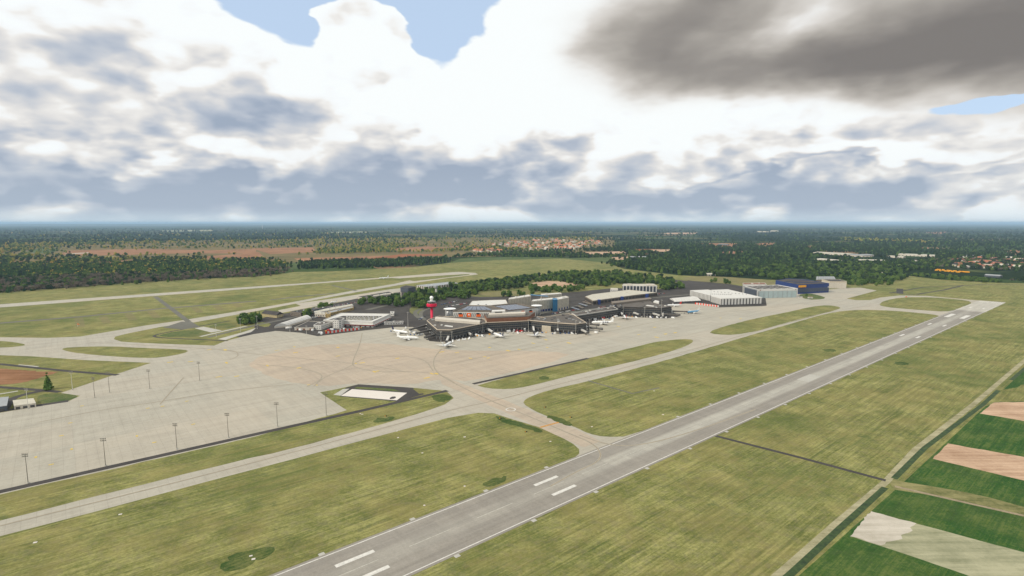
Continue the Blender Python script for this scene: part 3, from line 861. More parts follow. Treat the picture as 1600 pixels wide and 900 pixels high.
    far_fields = [
        ('soil_brown', [(95, 397.5), (105, 391.5), (215, 389), (330, 391), (400, 389), (400, 396), (290, 396), (185, 398.5), (140, 399.5)]), ('soil_pale', [(100, 396.6), (138, 394.4), (139, 395.4), (110, 397)]),
        ('soil_brown', [(0, 410.5), (20, 408.5), (92, 408), (90, 412), (0, 414)]), ('soil_brown', [(312, 401), (400, 395), (420, 404), (325, 407)]), ('soil_brown', [(130, 412), (230, 404), (240, 407), (150, 415)]),
        ('soil_brown', [(380, 390), (405, 394), (414, 403.5), (380, 405)]), ('soil_brown', [(393, 388), (488, 386.5), (495, 394), (422, 397)]), ('soil_brown', [(459, 403.5), (621, 399), (624, 402), (564, 407.5), (469, 408.5)]),
        ('soil_red', [(627, 397), (692, 397), (690, 399.5), (640, 401), (575, 405.5), (568, 405)]), ('soil_brown', [(598, 389), (669, 385), (726, 389), (642, 393)]), ('soil_brown', [(700, 385), (780, 383), (790, 388), (730, 391)]),
        ('soil_tan', [(803.6, 415), (864, 413), (868, 414.6), (822, 418.5)]), ('soil_tan', [(903, 415), (948, 414.5), (974, 420.5), (937, 421)]), ('soil_tan', [(911, 394), (979, 392.5), (977, 398.5), (916, 399)]),
        ('soil_red', [(987, 389.5), (1030, 389), (1010, 392), (990, 393)]), ('soil_tan', [(1012, 390), (1048, 389.5), (1045, 393.5), (1015, 393)]), ('soil_brown', [(1110.7, 393.5), (1184, 391.5), (1150, 397)]), ('soil_brown', [(1090, 380), (1153, 380), (1150, 386.5), (1129, 386.5)]),
        ('soil_brown', [(1180, 380), (1211, 379), (1206, 384), (1190, 385)]), ('soil_brown', [(1238, 384), (1282, 384), (1275, 388)]), ('soil_brown', [(1435, 386.5), (1469, 387), (1464, 391)]), ('soil_brown', [(1574, 391), (1594, 391), (1593, 398), (1574, 397)]), ('soil_brown', [(1252, 411), (1290, 410), (1285, 414)]),
        ('soil_tan', [(1030, 364), (1090, 363), (1085, 366), (1040, 366)]), ('soil_brown', [(1440, 363), (1480, 362), (1470, 366)]),
        ('meadow', [(700, 411), (720, 404), (800, 401), (900, 403), (960, 400), (985, 404), (950, 411), (880, 404.5), (790, 406.5)]), ('meadow', [(80, 397), (95, 388), (60, 388), (40, 394)]), ('meadow', [(440, 421), (446, 411), (472, 409), (478, 419)]), ('stubble', [(105, 402), (180, 400), (175, 404), (110, 406)]),
        ('soil_tan', [(955, 402), (1000, 400), (998, 405), (960, 406)]), ('meadow', [(1100, 414), (1130, 410), (1140, 414), (1110, 418)]), ('meadow', [(150, 414), (185, 410), (200, 414), (165, 418)]),
        ('stubble', [(500, 363), (570, 361.5), (575, 363.5), (505, 365)]), ('stubble', [(250, 360), (330, 359), (335, 361), (255, 362)]),
    ]
    sheet('heath_land', [(-250, 424), (0, 414), (300, 410), (440, 420), (470, 410), (700, 402), (800, 400), (960, 392), (960, 370), (700, 371), (400, 374), (0, 380), (-250, 384)], 'heath', 0.02)
    for k, (mt, q) in enumerate(far_fields):
        sheet('soil_field' if 'soil' in mt else 'meadow_field', q, mt, ff + 0.0008 * k, 0, None)


mat_grass('scrub', (0.020, 0.050, 0.010), (0.045, 0.078, 0.018), (0.13, 0.14, 0.045), (0.022, 0.055, 0.010), 0.8, 0.6, 0.15)
mat_field('heath', (0.075, 0.075, 0.032), (0.20, 0.15, 0.065), 0.0035, True, 0.9)
m_, t_, b_ = new_mat('ditch_growth')
b_.inputs['Roughness'].default_value = 1.0
t_.put(b_.inputs['Base Color'], t_.ramp(t_.noise(t_.new('ShaderNodeNewGeometry').outputs['Position'], 0.25, 5, 0.7), [(0.35, (0.012, 0.03, 0.008)), (0.7, (0.05, 0.085, 0.02))]))
build_ground()

# ------------------------------------------------------------------ building materials
M('terminal_wall', (0.050, 0.043, 0.038), 0.6, 0.2, 0.3)
M('terminal_spandrel', (0.105, 0.096, 0.084), 0.6, 0.2, 0.3)
M('roof_gravel', (0.115, 0.100, 0.085), 0.95, 0.25, 0.12)
M('roof_dark', (0.060, 0.054, 0.050), 0.95, 0.3, 0.15)
M('cream_trim', (0.56, 0.47, 0.36), 0.7, 0.15, 0.3)
M('cream_wall', (0.55, 0.50, 0.42), 0.75, 0.12, 0.3)
M('white_wall', (0.60, 0.585, 0.545), 0.7, 0.10, 0.25)
M('white_roof', (0.58, 0.565, 0.525), 0.7, 0.10, 0.12)
M('pale_roof', (0.48, 0.45, 0.37), 0.8, 0.14, 0.10)
M('grey_metal', (0.33, 0.34, 0.34), 0.45, 0.15, 0.3, 0.3)
M('dark_metal', (0.10, 0.095, 0.09), 0.5, 0.2, 0.4, 0.2)
M('rust_panel', (0.22, 0.095, 0.05), 0.7, 0.2, 0.2)
M('window_glass', (0.030, 0.036, 0.042), 0.12, 0.3, 0.3, 0.0, 0.6)
M('door_glass', (0.36, 0.44, 0.44), 0.35, 0.10, 0.15, 0.0, 0.5)
M('hangar_blue', (0.022, 0.045, 0.175), 0.5, 0.15, 0.15)
M('bright_blue', (0.035, 0.16, 0.30), 0.45, 0.12, 0.3)
M('navy', (0.020, 0.028, 0.14), 0.45, 0.15, 0.3)
M('tower_red', (0.62, 0.010, 0.055), 0.45, 0.10, 0.3)
M('signal_red', (0.66, 0.045, 0.020), 0.55, 0.10, 0.3)
M('orange_poster', (0.80, 0.13, 0.012), 0.5, 0.08, 0.4)
M('sign_yellow', (0.80, 0.36, 0.015), 0.5, 0.08, 0.4)
M('solar_panel', (0.026, 0.034, 0.075), 0.2, 0.25, 0.4, 0.0, 0.6)
M('beige_wall', (0.50, 0.44, 0.34), 0.75, 0.12, 0.3)
M('hotel_glass', (0.12, 0.115, 0.10), .3, .2, .3)
M('hotel_wall', (0.52, 0.47, 0.375), 0.75, 0.12, 0.3)
M('slate_wall', (0.075, 0.085, 0.105), 0.5, 0.2, 0.3)
M('sand_wall', (0.50, 0.42, 0.23), 0.8, 0.14, 0.4)
M('brown_wall', (0.20, 0.165, 0.13), 0.8, 0.2, 0.4)
M('ochre_wall', (0.42, 0.30, 0.12), 0.8, 0.15, 0.4)
M('mast_steel', (0.24, 0.22, 0.185), 0.5, 0.2, 0.5, 0.4)
M('pale_steel', (0.62, 0.60, 0.55), 0.5, 0.12, 0.5, 0.2)
M('paint_white', (0.82, 0.82, 0.80), 0.3, 0.05, 0.3)
M('plane_blue', (0.09, 0.31, 0.52), 0.3, 0.08, 0.3)
M('fin_navy', (0.012, 0.016, 0.060), 0.35, 0.1, 0.3)
M('tyre_black', (0.02, 0.02, 0.02), 0.9, 0.2, 1.0)
M('lamp_glass', (0.55, 0.54, 0.50), 0.25, 0.1, 1.0)
M('roof_tile_orange', (0.48, 0.19, 0.10), 0.85, 0.25, 0.2)
M('roof_tile_brown', (0.25, 0.11, 0.07), 0.85, 0.25, 0.2)
M('render_wall', (0.58, 0.52, 0.43), 0.85, 0.15, 0.3)


def fp(px, H):
    """footprint of a building from the outline of its roof at height H"""
    return ccw([tuple(G(x, y, H).to_2d()) for x, y in px])


def mid(poly):
    return Vector((sum(p[0] for p in poly) / len(poly), sum(p[1] for p in poly) / len(poly), 0))


def edges(poly, facing=True):
    n = len(poly)
    for i in range(n):
        a, b = Vector(poly[i]), Vector(poly[(i + 1) % n])
        d = (b - a)
        if d.length < 1.0: continue
        nn = Vector((d.y, -d.x))
        if not facing or nn.dot(-(a + b) / 2) > 0:
            yield a, b


def inset(poly, t):
    n = len(poly)
    out = []
    for i in range(n):
        p0, p1, p2 = Vector(poly[i - 1]), Vector(poly[i]), Vector(poly[(i + 1) % n])
        d1, d2 = (p1 - p0).normalized(), (p2 - p1).normalized()
        n1, n2 = Vector((-d1.y, d1.x)), Vector((-d2.y, d2.x))
        b = (n1 + n2)
        k = t / max(0.35, b.dot(n1)) if b.length > 1e-4 else t
        out.append(tuple(p1 + b * k))
    return out


WIN = {}


def wmesh(key, w, d, h, mats):
    k = (key, round(w, 2), round(d, 2), round(h, 2), tuple(mats))
    if k not in WIN:
        mb = MB()
        mb.box((0, 0, 0), (w, d, h), 0)
        if len(mats) > 1:
            mb.box((0, -0.06, 0), (w * 0.84, d, h * 0.86), 1)
        WIN[k] = mb.mesh(key, mats)
    return WIN[k]


def row(name, e, a, b, z, w, h, n, mats, d=0.35, lo=0.0, hi=1.0, out=0.0):
    """n alike pieces side by side on the wall from a to b (outside to the right of a->b)"""
    a, b = Vector(a), Vector(b)
    dv = (b - a).normalized(); nn = Vector((dv.y, -dv.x))
    ang = math.atan2(dv.y, dv.x)
    me = wmesh(name, w, d, h, mats)
    L = (b - a).length
    base = e.location if e.parent is None else e.parent.location
    for i in range(n):
        t = lo + (hi - lo) * (i + 0.5) / n
        p = a + dv * (L * t) + nn * out
        obj(name, me, e, (p.x - base.x, p.y - base.y, z - base.z), ang)


def grid(name, e, a, b, z0, z1, cols, rows_, mats, wf=0.55, hf=0.5, d=0.3, lo=0.02, hi=0.98):
    L = (Vector(b) - Vector(a)).length * (hi - lo)
    for r in range(rows_):
        z = z0 + (z1 - z0) * (r + 0.5) / rows_
        row(name, e, a, b, z, L / cols * wf, (z1 - z0) / rows_ * hf, cols, mats, d, lo, hi)


def shell(name, label, cat, poly, H, wall, roof, trim=None, par=0.9, group=None, z0=0.0):
    c = mid(poly)
    e = thing(name, label, cat, (c.x, c.y, z0), 0, group)
    part('wall', MB().prism(poly, z0 - 0.2 if z0 == 0 else z0, H - 0.35), wall, e)
    r = part('roof', MB().prism(inset(poly, -0.12), H - 0.35, H), roof, e)
    if trim:
        mb = MB()
        inn = inset(poly, 0.6); outp = inset(poly, -0.25)
        n = len(poly)
        for i in range(n):
            j = (i + 1) % n
            q = [outp[i], outp[j], inn[j], inn[i]]
            mb.hexa([(p[0], p[1], H - 0.30) for p in q] + [(p[0], p[1], H + par) for p in q])
        part('parapet', mb, trim, e)
    return e


def rooftop(e, poly, H, n, mats=('pale_steel', 'dark_metal', 'grey_metal'), smax=5):
    """plant units standing on a flat roof"""
    xs = [p[0] for p in poly]; ys = [p[1] for p in poly]
    k = 0; tries = 0
    while k < n and tries < 400:
        tries += 1
        p = (random.uniform(min(xs), max(xs)), random.uniform(min(ys), max(ys)))
        if inside(p, inset(poly, 4)):
            s = (random.uniform(2, smax), random.uniform(2, smax), random.uniform(0.8, 2.2))
            part('roof_unit', MB().box((p[0], p[1], H + s[2] / 2), s, 0, random.choice((0.3, 0.87))), random.choice(mats), e)
            k += 1


def inside(p, poly):
    x, y = p[0], p[1]; c = False
    n = len(poly); j = n - 1
    for i in range(n):
        xi, yi = poly[i][0], poly[i][1]; xj, yj = poly[j][0], poly[j][1]
        if (yi > y) != (yj > y) and x < (xj - xi) * (y - yi) / (yj - yi) + xi: c = not c
        j = i
    return c


# ------------------------------------------------------------------ the terminals
def terminal(px, H, label, trim='cream_trim', wall='terminal_wall', roof='roof_gravel', units=4):
    poly = fp(px, H)
    e = shell('terminal_building', label, 'terminal', poly, H, wall, roof, trim, 0.9)
    for a, b in edges(poly):
        L = (b - a).length
        for (z0, z1) in ((4.2, 5.4), (8.3, 9.5), (12.4, 13.4)):
            part('spandrel', MB().wall(a, b, z0, z1, 0.30, 0.05), 'terminal_spandrel', e)
        for (z0, z1) in ((5.5, 8.2), (9.6, 12.3)):
            wb = part('window_band', MB().wall(a, b, z0, z1, 0.12, 0.05, 0, 0.3), 'window_glass', e)
            k = max(2, int(L / 3.6))
            row('mullion', wb, a, b, (z0 + z1) / 2, 0.22, z1 - z0, k, ('terminal_spandrel',), 0.4, 0, 1, 0.05)
        k = max(2, int(L / 7.5))
        row('pillar', e, a, b, 2.05, 0.7, 4.1, k, ('grey_metal',), 0.9, 0.02, 0.98, 0.4)
        row('gate_door', e, a, b, 1.5, 2.6, 3.0, k, ('terminal_spandrel', 'window_glass'), 0.3, 0.06, 1.02, 0.1)
    rooftop(e, poly, H, units * 3)
    return e, poly


def build_terminals():
    H = 16.0
    e, p = terminal([(667, 501.3), (683, 515.5), (704, 515.8), (760, 504.5), (757, 499), (740, 496.5), (686, 494.2), (671, 499)], H, 'low dark terminal with cream roof edge at the foot of the red tower', units=6)
    blk = fp([(679.4, 500.6), (680.5, 497.2), (750.5, 503), (749.5, 506.2)], H + 1)
    part('roof_block', MB().prism(blk, H + 0.02, H + 4.0), 'cream_wall', e)
    part('skylight', MB().prism(fp([(694, 509.2), (696, 507.8), (708, 509.3), (707, 511)], H + .5), H + .03, H + .5), 'pale_steel', e)

    e, p = terminal([(760.4, 504.4), (825.6, 501.4), (832, 494.5), (757.5, 496.5)], H, 'terminal link with rust brown upper storey between two piers', units=0)
    up = fp([(761, 497.4), (826, 494.6), (836, 488), (757, 490.5)], 23)
    part('upper_storey', MB().prism(up, H + 0.05, 23.0), 'rust_panel', e)
    part('upper_roof', MB().prism(inset(up, -0.3), 23.0, 23.5), 'roof_gravel', e)
    blk = fp([(763, 492), (820.6, 489.6), (821, 487), (765, 489.4)], 27)
    part('roof_block', MB().prism(blk, 23.52, 27.5), 'cream_wall', e)
    blk = fp([(768, 487.4), (789, 486.4), (789.6, 484.4), (769, 485.2)], 30)
    rb = part('roof_house', MB().prism(blk, 23.52, 31.0), 'white_wall', e)
    for a, b in edges(blk):
        if (b - a).length > 15: row('louvre', rb, a, b, 28.6, 1.6, 2.4, 8, ('dark_metal',), 0.3, .25, .8)

    e, p = terminal([(826.6, 500.6), (862, 504.2), (899.8, 506.6), (915.8, 504.3), (896.5, 492.2), (888, 490.4), (850, 496), (833, 494.6)], H, 'triangular terminal pier with bare grey roof and beige gate annex', units=5)
    an = [tuple(G(x, y).to_2d()) for x, y in ((846.5, 518.4), (860.5, 518.9), (861.5, 516.4), (847, 516))]
    an = ccw(an)
    part('gate_annex', MB().prism(an, 0.05, 9.6), 'beige_wall', e)
    e, p = terminal([(899.9, 493.4), (965.4, 483.2), (958, 479), (893, 489.6)], 14.0, 'low dark gate building with pale roof edge beside the navy marked jet', 'pale_steel', units=5)
    e, p = terminal([(966, 481.5), (974, 479.8), (1032.7, 482), (1049.4, 479.8), (1019.5, 470.2), (1014, 468.8), (962, 475.4)], H, 'all brown terminal pier without light roof edge at the east end', 'terminal_wall', units=5)
    up = fp([(958, 473.8), (1018.8, 466.8), (1015, 464.6), (955, 471)], 20)
    part('upper_storey', MB().prism(up, H + 0.05, 20.0), 'brown_wall', e)
    part('roof_sign', MB().prism(fp([(1009, 477.4), (1010, 476.2), (1022, 477.6), (1021, 479)], H + .5), H + .03, H + .6), 'pale_steel', e)
    part('stair_block', MB().prism(fp([(1021, 471.6), (1024, 469.6), (1030, 471), (1029.5, 473.6)], 18), 16.05, 19.0), 'white_wall', e)

    # check-in hall with solar roof
    H = 27.0
    L = fp([(708, 487), (766, 487.2), (790, 484.5), (763, 478.4), (728, 478)], H)
    e = shell('check_in_hall', 'hall with solar roof and hatched white front carrying orange posters', 'hall', L, H, 'white_wall', 'roof_gravel', 'brown_wall', 1.4)
    a, b = Vector(G(708.5, 487, H).to_2d()), Vector(G(766, 487.2, H).to_2d())
    hall_front(e, a, b, H, [(.20, 0), (.42, 1), (.68, 0)])
    solar(e, [(731, 478.8), (757, 479.0), (770, 484.4), (720, 484.2)], H, 3, 6)
    Rr = fp([(790.6, 486.5), (837.2, 481.2), (808, 474.8), (768, 478.2)], H)
    e = shell('check_in_hall', 'hall with solar roof beside the helix ramp of the beige hotel', 'hall', Rr, H, 'white_wall', 'roof_gravel', 'brown_wall', 1.4)
    a, b = Vector(G(790.6, 486.5, H).to_2d()), Vector(G(837.2, 481.2, H).to_2d())
    hall_front(e, a, b, H, [(.55, 1), (.82, 0)], hatch=False)
    solar(e, [(773, 478.6), (806, 475.8), (830, 481), (796, 484.6)], H, 3, 6)

    for (x, yb, yt, r, lab) in ((703, 503.5, 481.5, 8.4, 'round concrete helix ramp with pale disc roof at the hatched hall'), (838.5, 492.5, 476.6, 8.0, 'round concrete helix ramp with pale disc roof before the beige hotel')):
        p = G(x, yb)
        Hh = (yb - yt) / (yb - HORIZON) * CAMH
        e = thing('helix_ramp', lab, 'ramp tower', p)
        part('shaft', MB().lathe([(r, -0.2), (r, Hh - 1.2)], (p.x, p.y, 0), 24), 'grey_metal', e, True)
        part('disc_roof', MB().lathe([(r * 1.3, Hh - 1.2), (r * 1.42, Hh - .8), (r * 1.42, Hh - 0.2), (r * 1.3, Hh)], (p.x, p.y, 0), 28), 'paint_white', e)
        for i in range(14):
            t = 2 * math.pi * i / 14
            q = (p.x + (r + .1) * math.cos(t), p.y + (r + .1) * math.sin(t))
            obj('rib', wmesh('rib', .4, .5, Hh - 2, ('pale_steel',)), e, (q[0] - p.x, q[1] - p.y, (Hh - 2) / 2), t + math.pi / 2)

    # pale flat building behind the halls
    pl = fp([(733, 477), (738, 470.6), (766, 469.2), (790, 468.6), (793, 474.6), (764, 477.4)], 14)
    e = shell('pale_hall', 'broad hall with cream flat roof behind the solar roofs', 'hall', pl, 14, 'cream_wall', 'white_roof', 'cream_wall', .6)
    rooftop(e, pl, 14, 2)

    # hotel
    specs = [
        ([(830.2, 471.2), (865, 467.6), (863.4, 465.2), (833, 468.4)], 25, 13, 'beige hotel block with dense window grid and blue corner strip'),
        ([(871.4, 468.4), (889, 464.8), (883.5, 462.6), (867, 465.4)], 25, 8, 'square beige hotel block standing beyond the blue corner strip'),
        ([(794.5, 468.2), (829.6, 462.8), (826, 460.4), (795.5, 465.6)], 24, 14, 'long beige hotel wing behind the solar hall roof'),
        ([(846, 461.5), (878, 459.2), (875, 457.4), (845, 459.4)], 24, 12, 'rear beige hotel wing with rooftop units'),
    ]
    for k, (px, Hh, cols, lab) in enumerate(specs):
        poly = fp(px, Hh)
        e = shell('hotel_block', lab, 'hotel', poly, Hh, 'hotel_wall', 'white_roof', 'cream_wall', .7)
        for a, b in edges(poly):
            c = cols if (b - a).length > 30 else 4
            grid('window', e, a, b, 5.5, Hh - 1.5, c, 6, ('beige_wall', 'hotel_glass'), .50, .42, .3)
            if k < 2: row('blue_shutter', e, a, b, 3.0, (b - a).length / 10, 4.6, 5 if k == 0 else 4, ('navy',), .3, .35 if k == 0 else .02, .98)
        rooftop(e, poly, Hh + .2, 3, ('pale_steel', 'white_wall'), 4)
        if k == 0:
            s = fp([(864.2, 468.6), (871.2, 468.0), (869.4, 465.6), (863.2, 466)], 26)
            part('blue_stair_tower', MB().prism(s, -.1, 26.0), 'bright_blue', e)
        if k == 2:
            part('blue_canopy', MB().prism(fp([(828, 461.0), (856, 463.4), (857, 462.7), (830, 460.2)], 25), 24.8, 25.6), 'bright_blue', e)

    # long pale roofed car park hall with blue stair drums
    H = 10.0
    poly = fp([(914, 463.4), (926.4, 470.4), (992.5, 461.2), (1027.5, 457.2), (982, 452.8), (925, 459.8)], H)
    e = shell('parking_hall', 'long hall of three pale roof fields with blue drums on its wall', 'parking hall', poly, H, 'brown_wall', 'pale_roof', 'brown_wall', .5)
    for q in ([(927, 469.6), (957.4, 465.6), (944, 458.4), (925.6, 460.4), (915.6, 463.4)], [(958.6, 465.4), (991.8, 460.8), (970, 455), (945.4, 458.2)], [(993, 460.6), (1025.6, 457), (982, 453.4), (971, 454.8)]):
        part('roof_field', MB().prism(fp(q, H + .5), H + .01, H + .6), 'pale_roof', e)
    for (x, y) in ((936, 475.6), (972, 470.6), (1011, 466.2)):
        p = G(x, y)
        part('stair_drum', MB().lathe([(4.2, 0), (4.2, 11), (3.4, 11.6)], (p.x, p.y, 0), 18), 'navy' if x > 2000 else 'hangar_blue', e)
    for a, b in edges(poly):
        if (b - a).length > 30: row('wall_panel', e, a, b, 5.0, (b - a).length / 15, 6.0, 12, ('terminal_wall',), .3)
    e = sheet('solar_canopy_ground', [(892, 480), (904, 473), (920, 476), (922, 482), (906, 485)], 'forecourt_asphalt', .146)
    for i in range(7):
        t = i / 6
        a = G(893 + 18 * t, 482 - 9 * t); b = G(905 + 18 * t, 486 - 9 * t)
        c = (a + b) / 2
        if i % 2 == 0:
            cp = thing('car_port', 'striped solar car port beside the pale roofed parking hall', 'car port', c, 0, 'solar car ports')
            d = (b - a); ang = math.atan2(d.y, d.x)
            part('canopy', MB().box((c.x, c.y, 3.0), (d.length, 6, .25), 0, ang), 'solar_panel' if i % 4 == 0 else 'brown_wall', cp)
            for s in (-.4, 0, .4):
                q = c + d * s
                part('post', MB().box((q.x, q.y, 1.45), (.3, .3, 2.9), 0, ang), 'pale_steel', cp)

    # white framed office
    H = 17.0
    poly = fp([(972.4, 446.6), (1027, 447.2), (1022, 444.2), (974, 443.8)], H)
    e = shell('office_building', 'white framed office with dark glass bays before the wood', 'office', poly, H, 'slate_wall', 'pale_roof', 'white_wall', .8)
    for a, b in edges(poly):
        if (b - a).length > 30:
            row('frame_pier', e, a, b, H / 2, 2.4, H, 11, ('white_wall',), 1.2, -.02, 1.02, .4)
            grid('window', e, a, b, 1, H - 1.5, 10, 4, ('slate_wall', 'window_glass'), .6, .6, .3)
    part('roof_house', MB().prism(fp([(980, 444.6), (987, 444.6), (986.5, 443.4), (980.5, 443.4)], 20), 17.02, 20.5), 'cream_wall', e)
    part('roof_house', MB().prism(fp([(1009, 445), (1023, 445), (1022, 443.6), (1010, 443.6)], 20), 17.02, 20.5), 'cream_wall', e)
    poly = fp([(953.5, 452), (965.6, 452.4), (965, 450), (954.5, 449.8)], 7)
    e = shell('site_building', 'small white box building left of the white framed office', 'building', poly, 7, 'white_wall', 'pale_roof')
    for a, b in edges(poly): row('window', e, a, b, 3.5, 2, 1.8, 4, ('slate_wall', 'window_glass'))

    # curved white hall at the east stands
    base = fp([(1046, 468.6), (1054, 473.2), (1096, 471.2), (1080, 464.8)], 2)
    c = mid(base); e = thing('tent_hall', 'low hall with white rippled vault roof beside the striped warehouse', 'hall', c)
    part('wall', MB().prism(base, -.1, 4.5), 'dark_metal', e)
    vault(e, base, 4.5, 9.0, 10, 'white_roof')


def hall_front(e, a, b, H, posters, hatch=True):
    d = (b - a).normalized(); n = Vector((d.y, -d.x)); L = (b - a).length
    ang = math.atan2(d.y, d.x)
    z0, z1 = H - 10.5, H - 1.6
    fr = part('front_panel', MB().wall(a, b, z0, z1, .5, .05), 'pale_steel', e)
    if hatch:
        k = int(L / 3.2)
        for i in range(k):
            p = a + d * (L * (i + .5) / k) + n * .6
            mb = MB()
            h = (z1 - z0) / 2 - .4
            q = [(-1.9, -h), (-1.0, -h), (1.9, h), (1.0, h)]
            vs_ = []
            for off in (0, .15):
                for (u, w) in q:
                    r = p + d * u + n * off
                    vs_.append((r.x, r.y, (z0 + z1) / 2 + w))
            mb.hexa(vs_)
            part('hatch_strip', mb, 'dark_metal', fr, base=e.location)
    for t, kind in posters:
        p = a + d * (L * t) + n * .85
        pw = 8.0
        cz = (z0 + z1) / 2
        ps = part('poster', MB().box((p.x, p.y, cz - (.0 if kind else .9)), (pw, .3, 7.4 if kind else 5.0), 0, ang), 'orange_poster', e)
        q = p + n * .25
        if kind:
            part('motif', MB().box((q.x, q.y, cz + .6), (2.6, .2, 2.2), 0, ang), 'paint_white', ps, base=e.location)
        else:
            part('motif', MB().box((q.x - d.x * .8, q.y - d.y * .8, cz + 2.5), (pw * .7, .25, 2.6), 0, ang), 'tyre_black', ps, base=e.location)


def solar(e, px, H, rows_, cols):
    P = [G(x, y, H + .6) for x, y in px]      # rear-left, rear-right, front-right, front-left
    z = H + .5
    for r in range(rows_):
        for c in range(cols):
            def at(u, v):
                top = P[0].lerp(P[1], u); bot = P[3].lerp(P[2], u)
                return top.lerp(bot, v)
            u0, u1 = (c + .04) / cols, (c + .93) / cols
            v0, v1 = (r + .06) / rows_, (r + .90) / rows_
            q = [at(u0, v1), at(u1, v1), at(u1, v0), at(u0, v0)]
            mb = MB().hexa([(p.x, p.y, z - .3) for p in q] + [(p.x, p.y, z + .1 + (.5 if k > 1 else 0)) for k, p in enumerate(q)])
            part('solar_panel', mb, 'solar_panel', e)


def vault(e, base, z0, z1, n, mat):
    """barrel roof in ribs over a four-cornered footprint; ribs run along its first side"""
    a, b, c, d = [Vector(p) for p in base]
    if (b - a).length < (c - b).length: a, b, c, d = b, c, d, a
    for i in range(n):
        u0, u1 = i / n, (i + 1) / n - .012
        mb = MB(); vs_ = []
        m = 8
        for u in (u0, u1):
            p, q = a.lerp(b, u), d.lerp(c, u)
            for k in range(m + 1):
                t = k / m
                r = p.lerp(q, t)
                vs_.append((r.x, r.y, z0 + (z1 - z0) * math.sin(math.pi * t) ** .8 if 0 < k < m else z0))
        fs = [(k, k + 1, m + 1 + k + 1, m + 1 + k) for k in range(m)]
        fs += [tuple(range(m + 1)), tuple(reversed(range(m + 1, 2 * m + 2)))]
        mb.add(vs_, fs)
        part('roof_rib', mb, mat, e)


def build_towers():
    p = G(675, 508)
    e = thing('control_tower', 'tall crimson airport control tower with white radar dome', 'control tower', p)
    P = (p.x, p.y, 0)
    part('shaft', MB().lathe([(3.0, -.2), (2.5, 1.5), (2.4, 33)], P, 20), 'tower_red', e, True)
    part('collar', MB().lathe([(2.4, 32.5), (5.5, 34.2), (8.6, 35.8)], P, 24), 'tower_red', e)
    part('gallery', MB().lathe([(8.4, 35.82), (9.6, 36.6), (9.6, 40.0), (9.2, 41.4), (7.5, 41.5)], P, 24), 'tower_red', e)
    for i in range(24):
        t = 2 * math.pi * i / 24
        obj('gallery_pane', wmesh('gallery_pane', 1.6, .2, 1.3, ('window_glass',)), e, (8.3 * math.cos(t), 8.3 * math.sin(t), 35.0), t + math.pi / 2)
    cab = part('cab', MB().lathe([(6.6, 41.52), (7.4, 45.0), (6.4, 45.2)], P, 20), 'window_glass', e)
    for i in range(12):
        t = 2 * math.pi * i / 12
        obj('cab_mullion', wmesh('cab_mullion', .35, .35, 3.5, ('pale_steel',)), cab, (7.1 * math.cos(t), 7.1 * math.sin(t), 43.3), t)
    part('cab_roof', MB().lathe([(7.8, 45.22), (7.8, 45.9), (3.6, 46.6)], P, 20), 'grey_metal', e)
    part('dome_base', MB().lathe([(3.2, 46.6), (2.4, 49.5)], P, 16), 'pale_steel', e)
    part('radar_dome', MB().lathe([(1.8, 49.4)] + [(3.5 * math.cos(a), 52.2 + 3.5 * math.sin(a)) for a in [R(-50 + 14 * i) for i in range(10)]] + [(.1, 55.7)], P, 20), 'paint_white', e, True)

    p = G(681.5, 463)
    P = (p.x, p.y, 0)
    e = thing('old_tower', 'slender grey concrete tower with wide head among the trees', 'tower', p)
    part('shaft', MB().lathe([(3.2, -.2), (2.4, 20)], P, 12), 'pale_steel', e)
    part('head', MB().lathe([(2.6, 20.02), (4.6, 22), (4.8, 26.5), (4.0, 29)], P, 12), 'grey_metal', e)
    part('foot_building', MB().box((p.x + 8, p.y - 6, 2.5), (14, 8, 5), 0, .3), 'beige_wall', e)

    p = G(626.7, 469.3); P = (p.x, p.y, 0)
    e = thing('white_column', 'tall square white pylon on pale round plinth among the trees', 'pylon', p)
    part('column', MB().box((p.x, p.y, 10.5), (1.9, 1.9, 20)), 'cream_wall', e)
    part('plinth', MB().lathe([(9, -.1), (9, .5), (8, .9)], P, 20), 'white_slab', e)


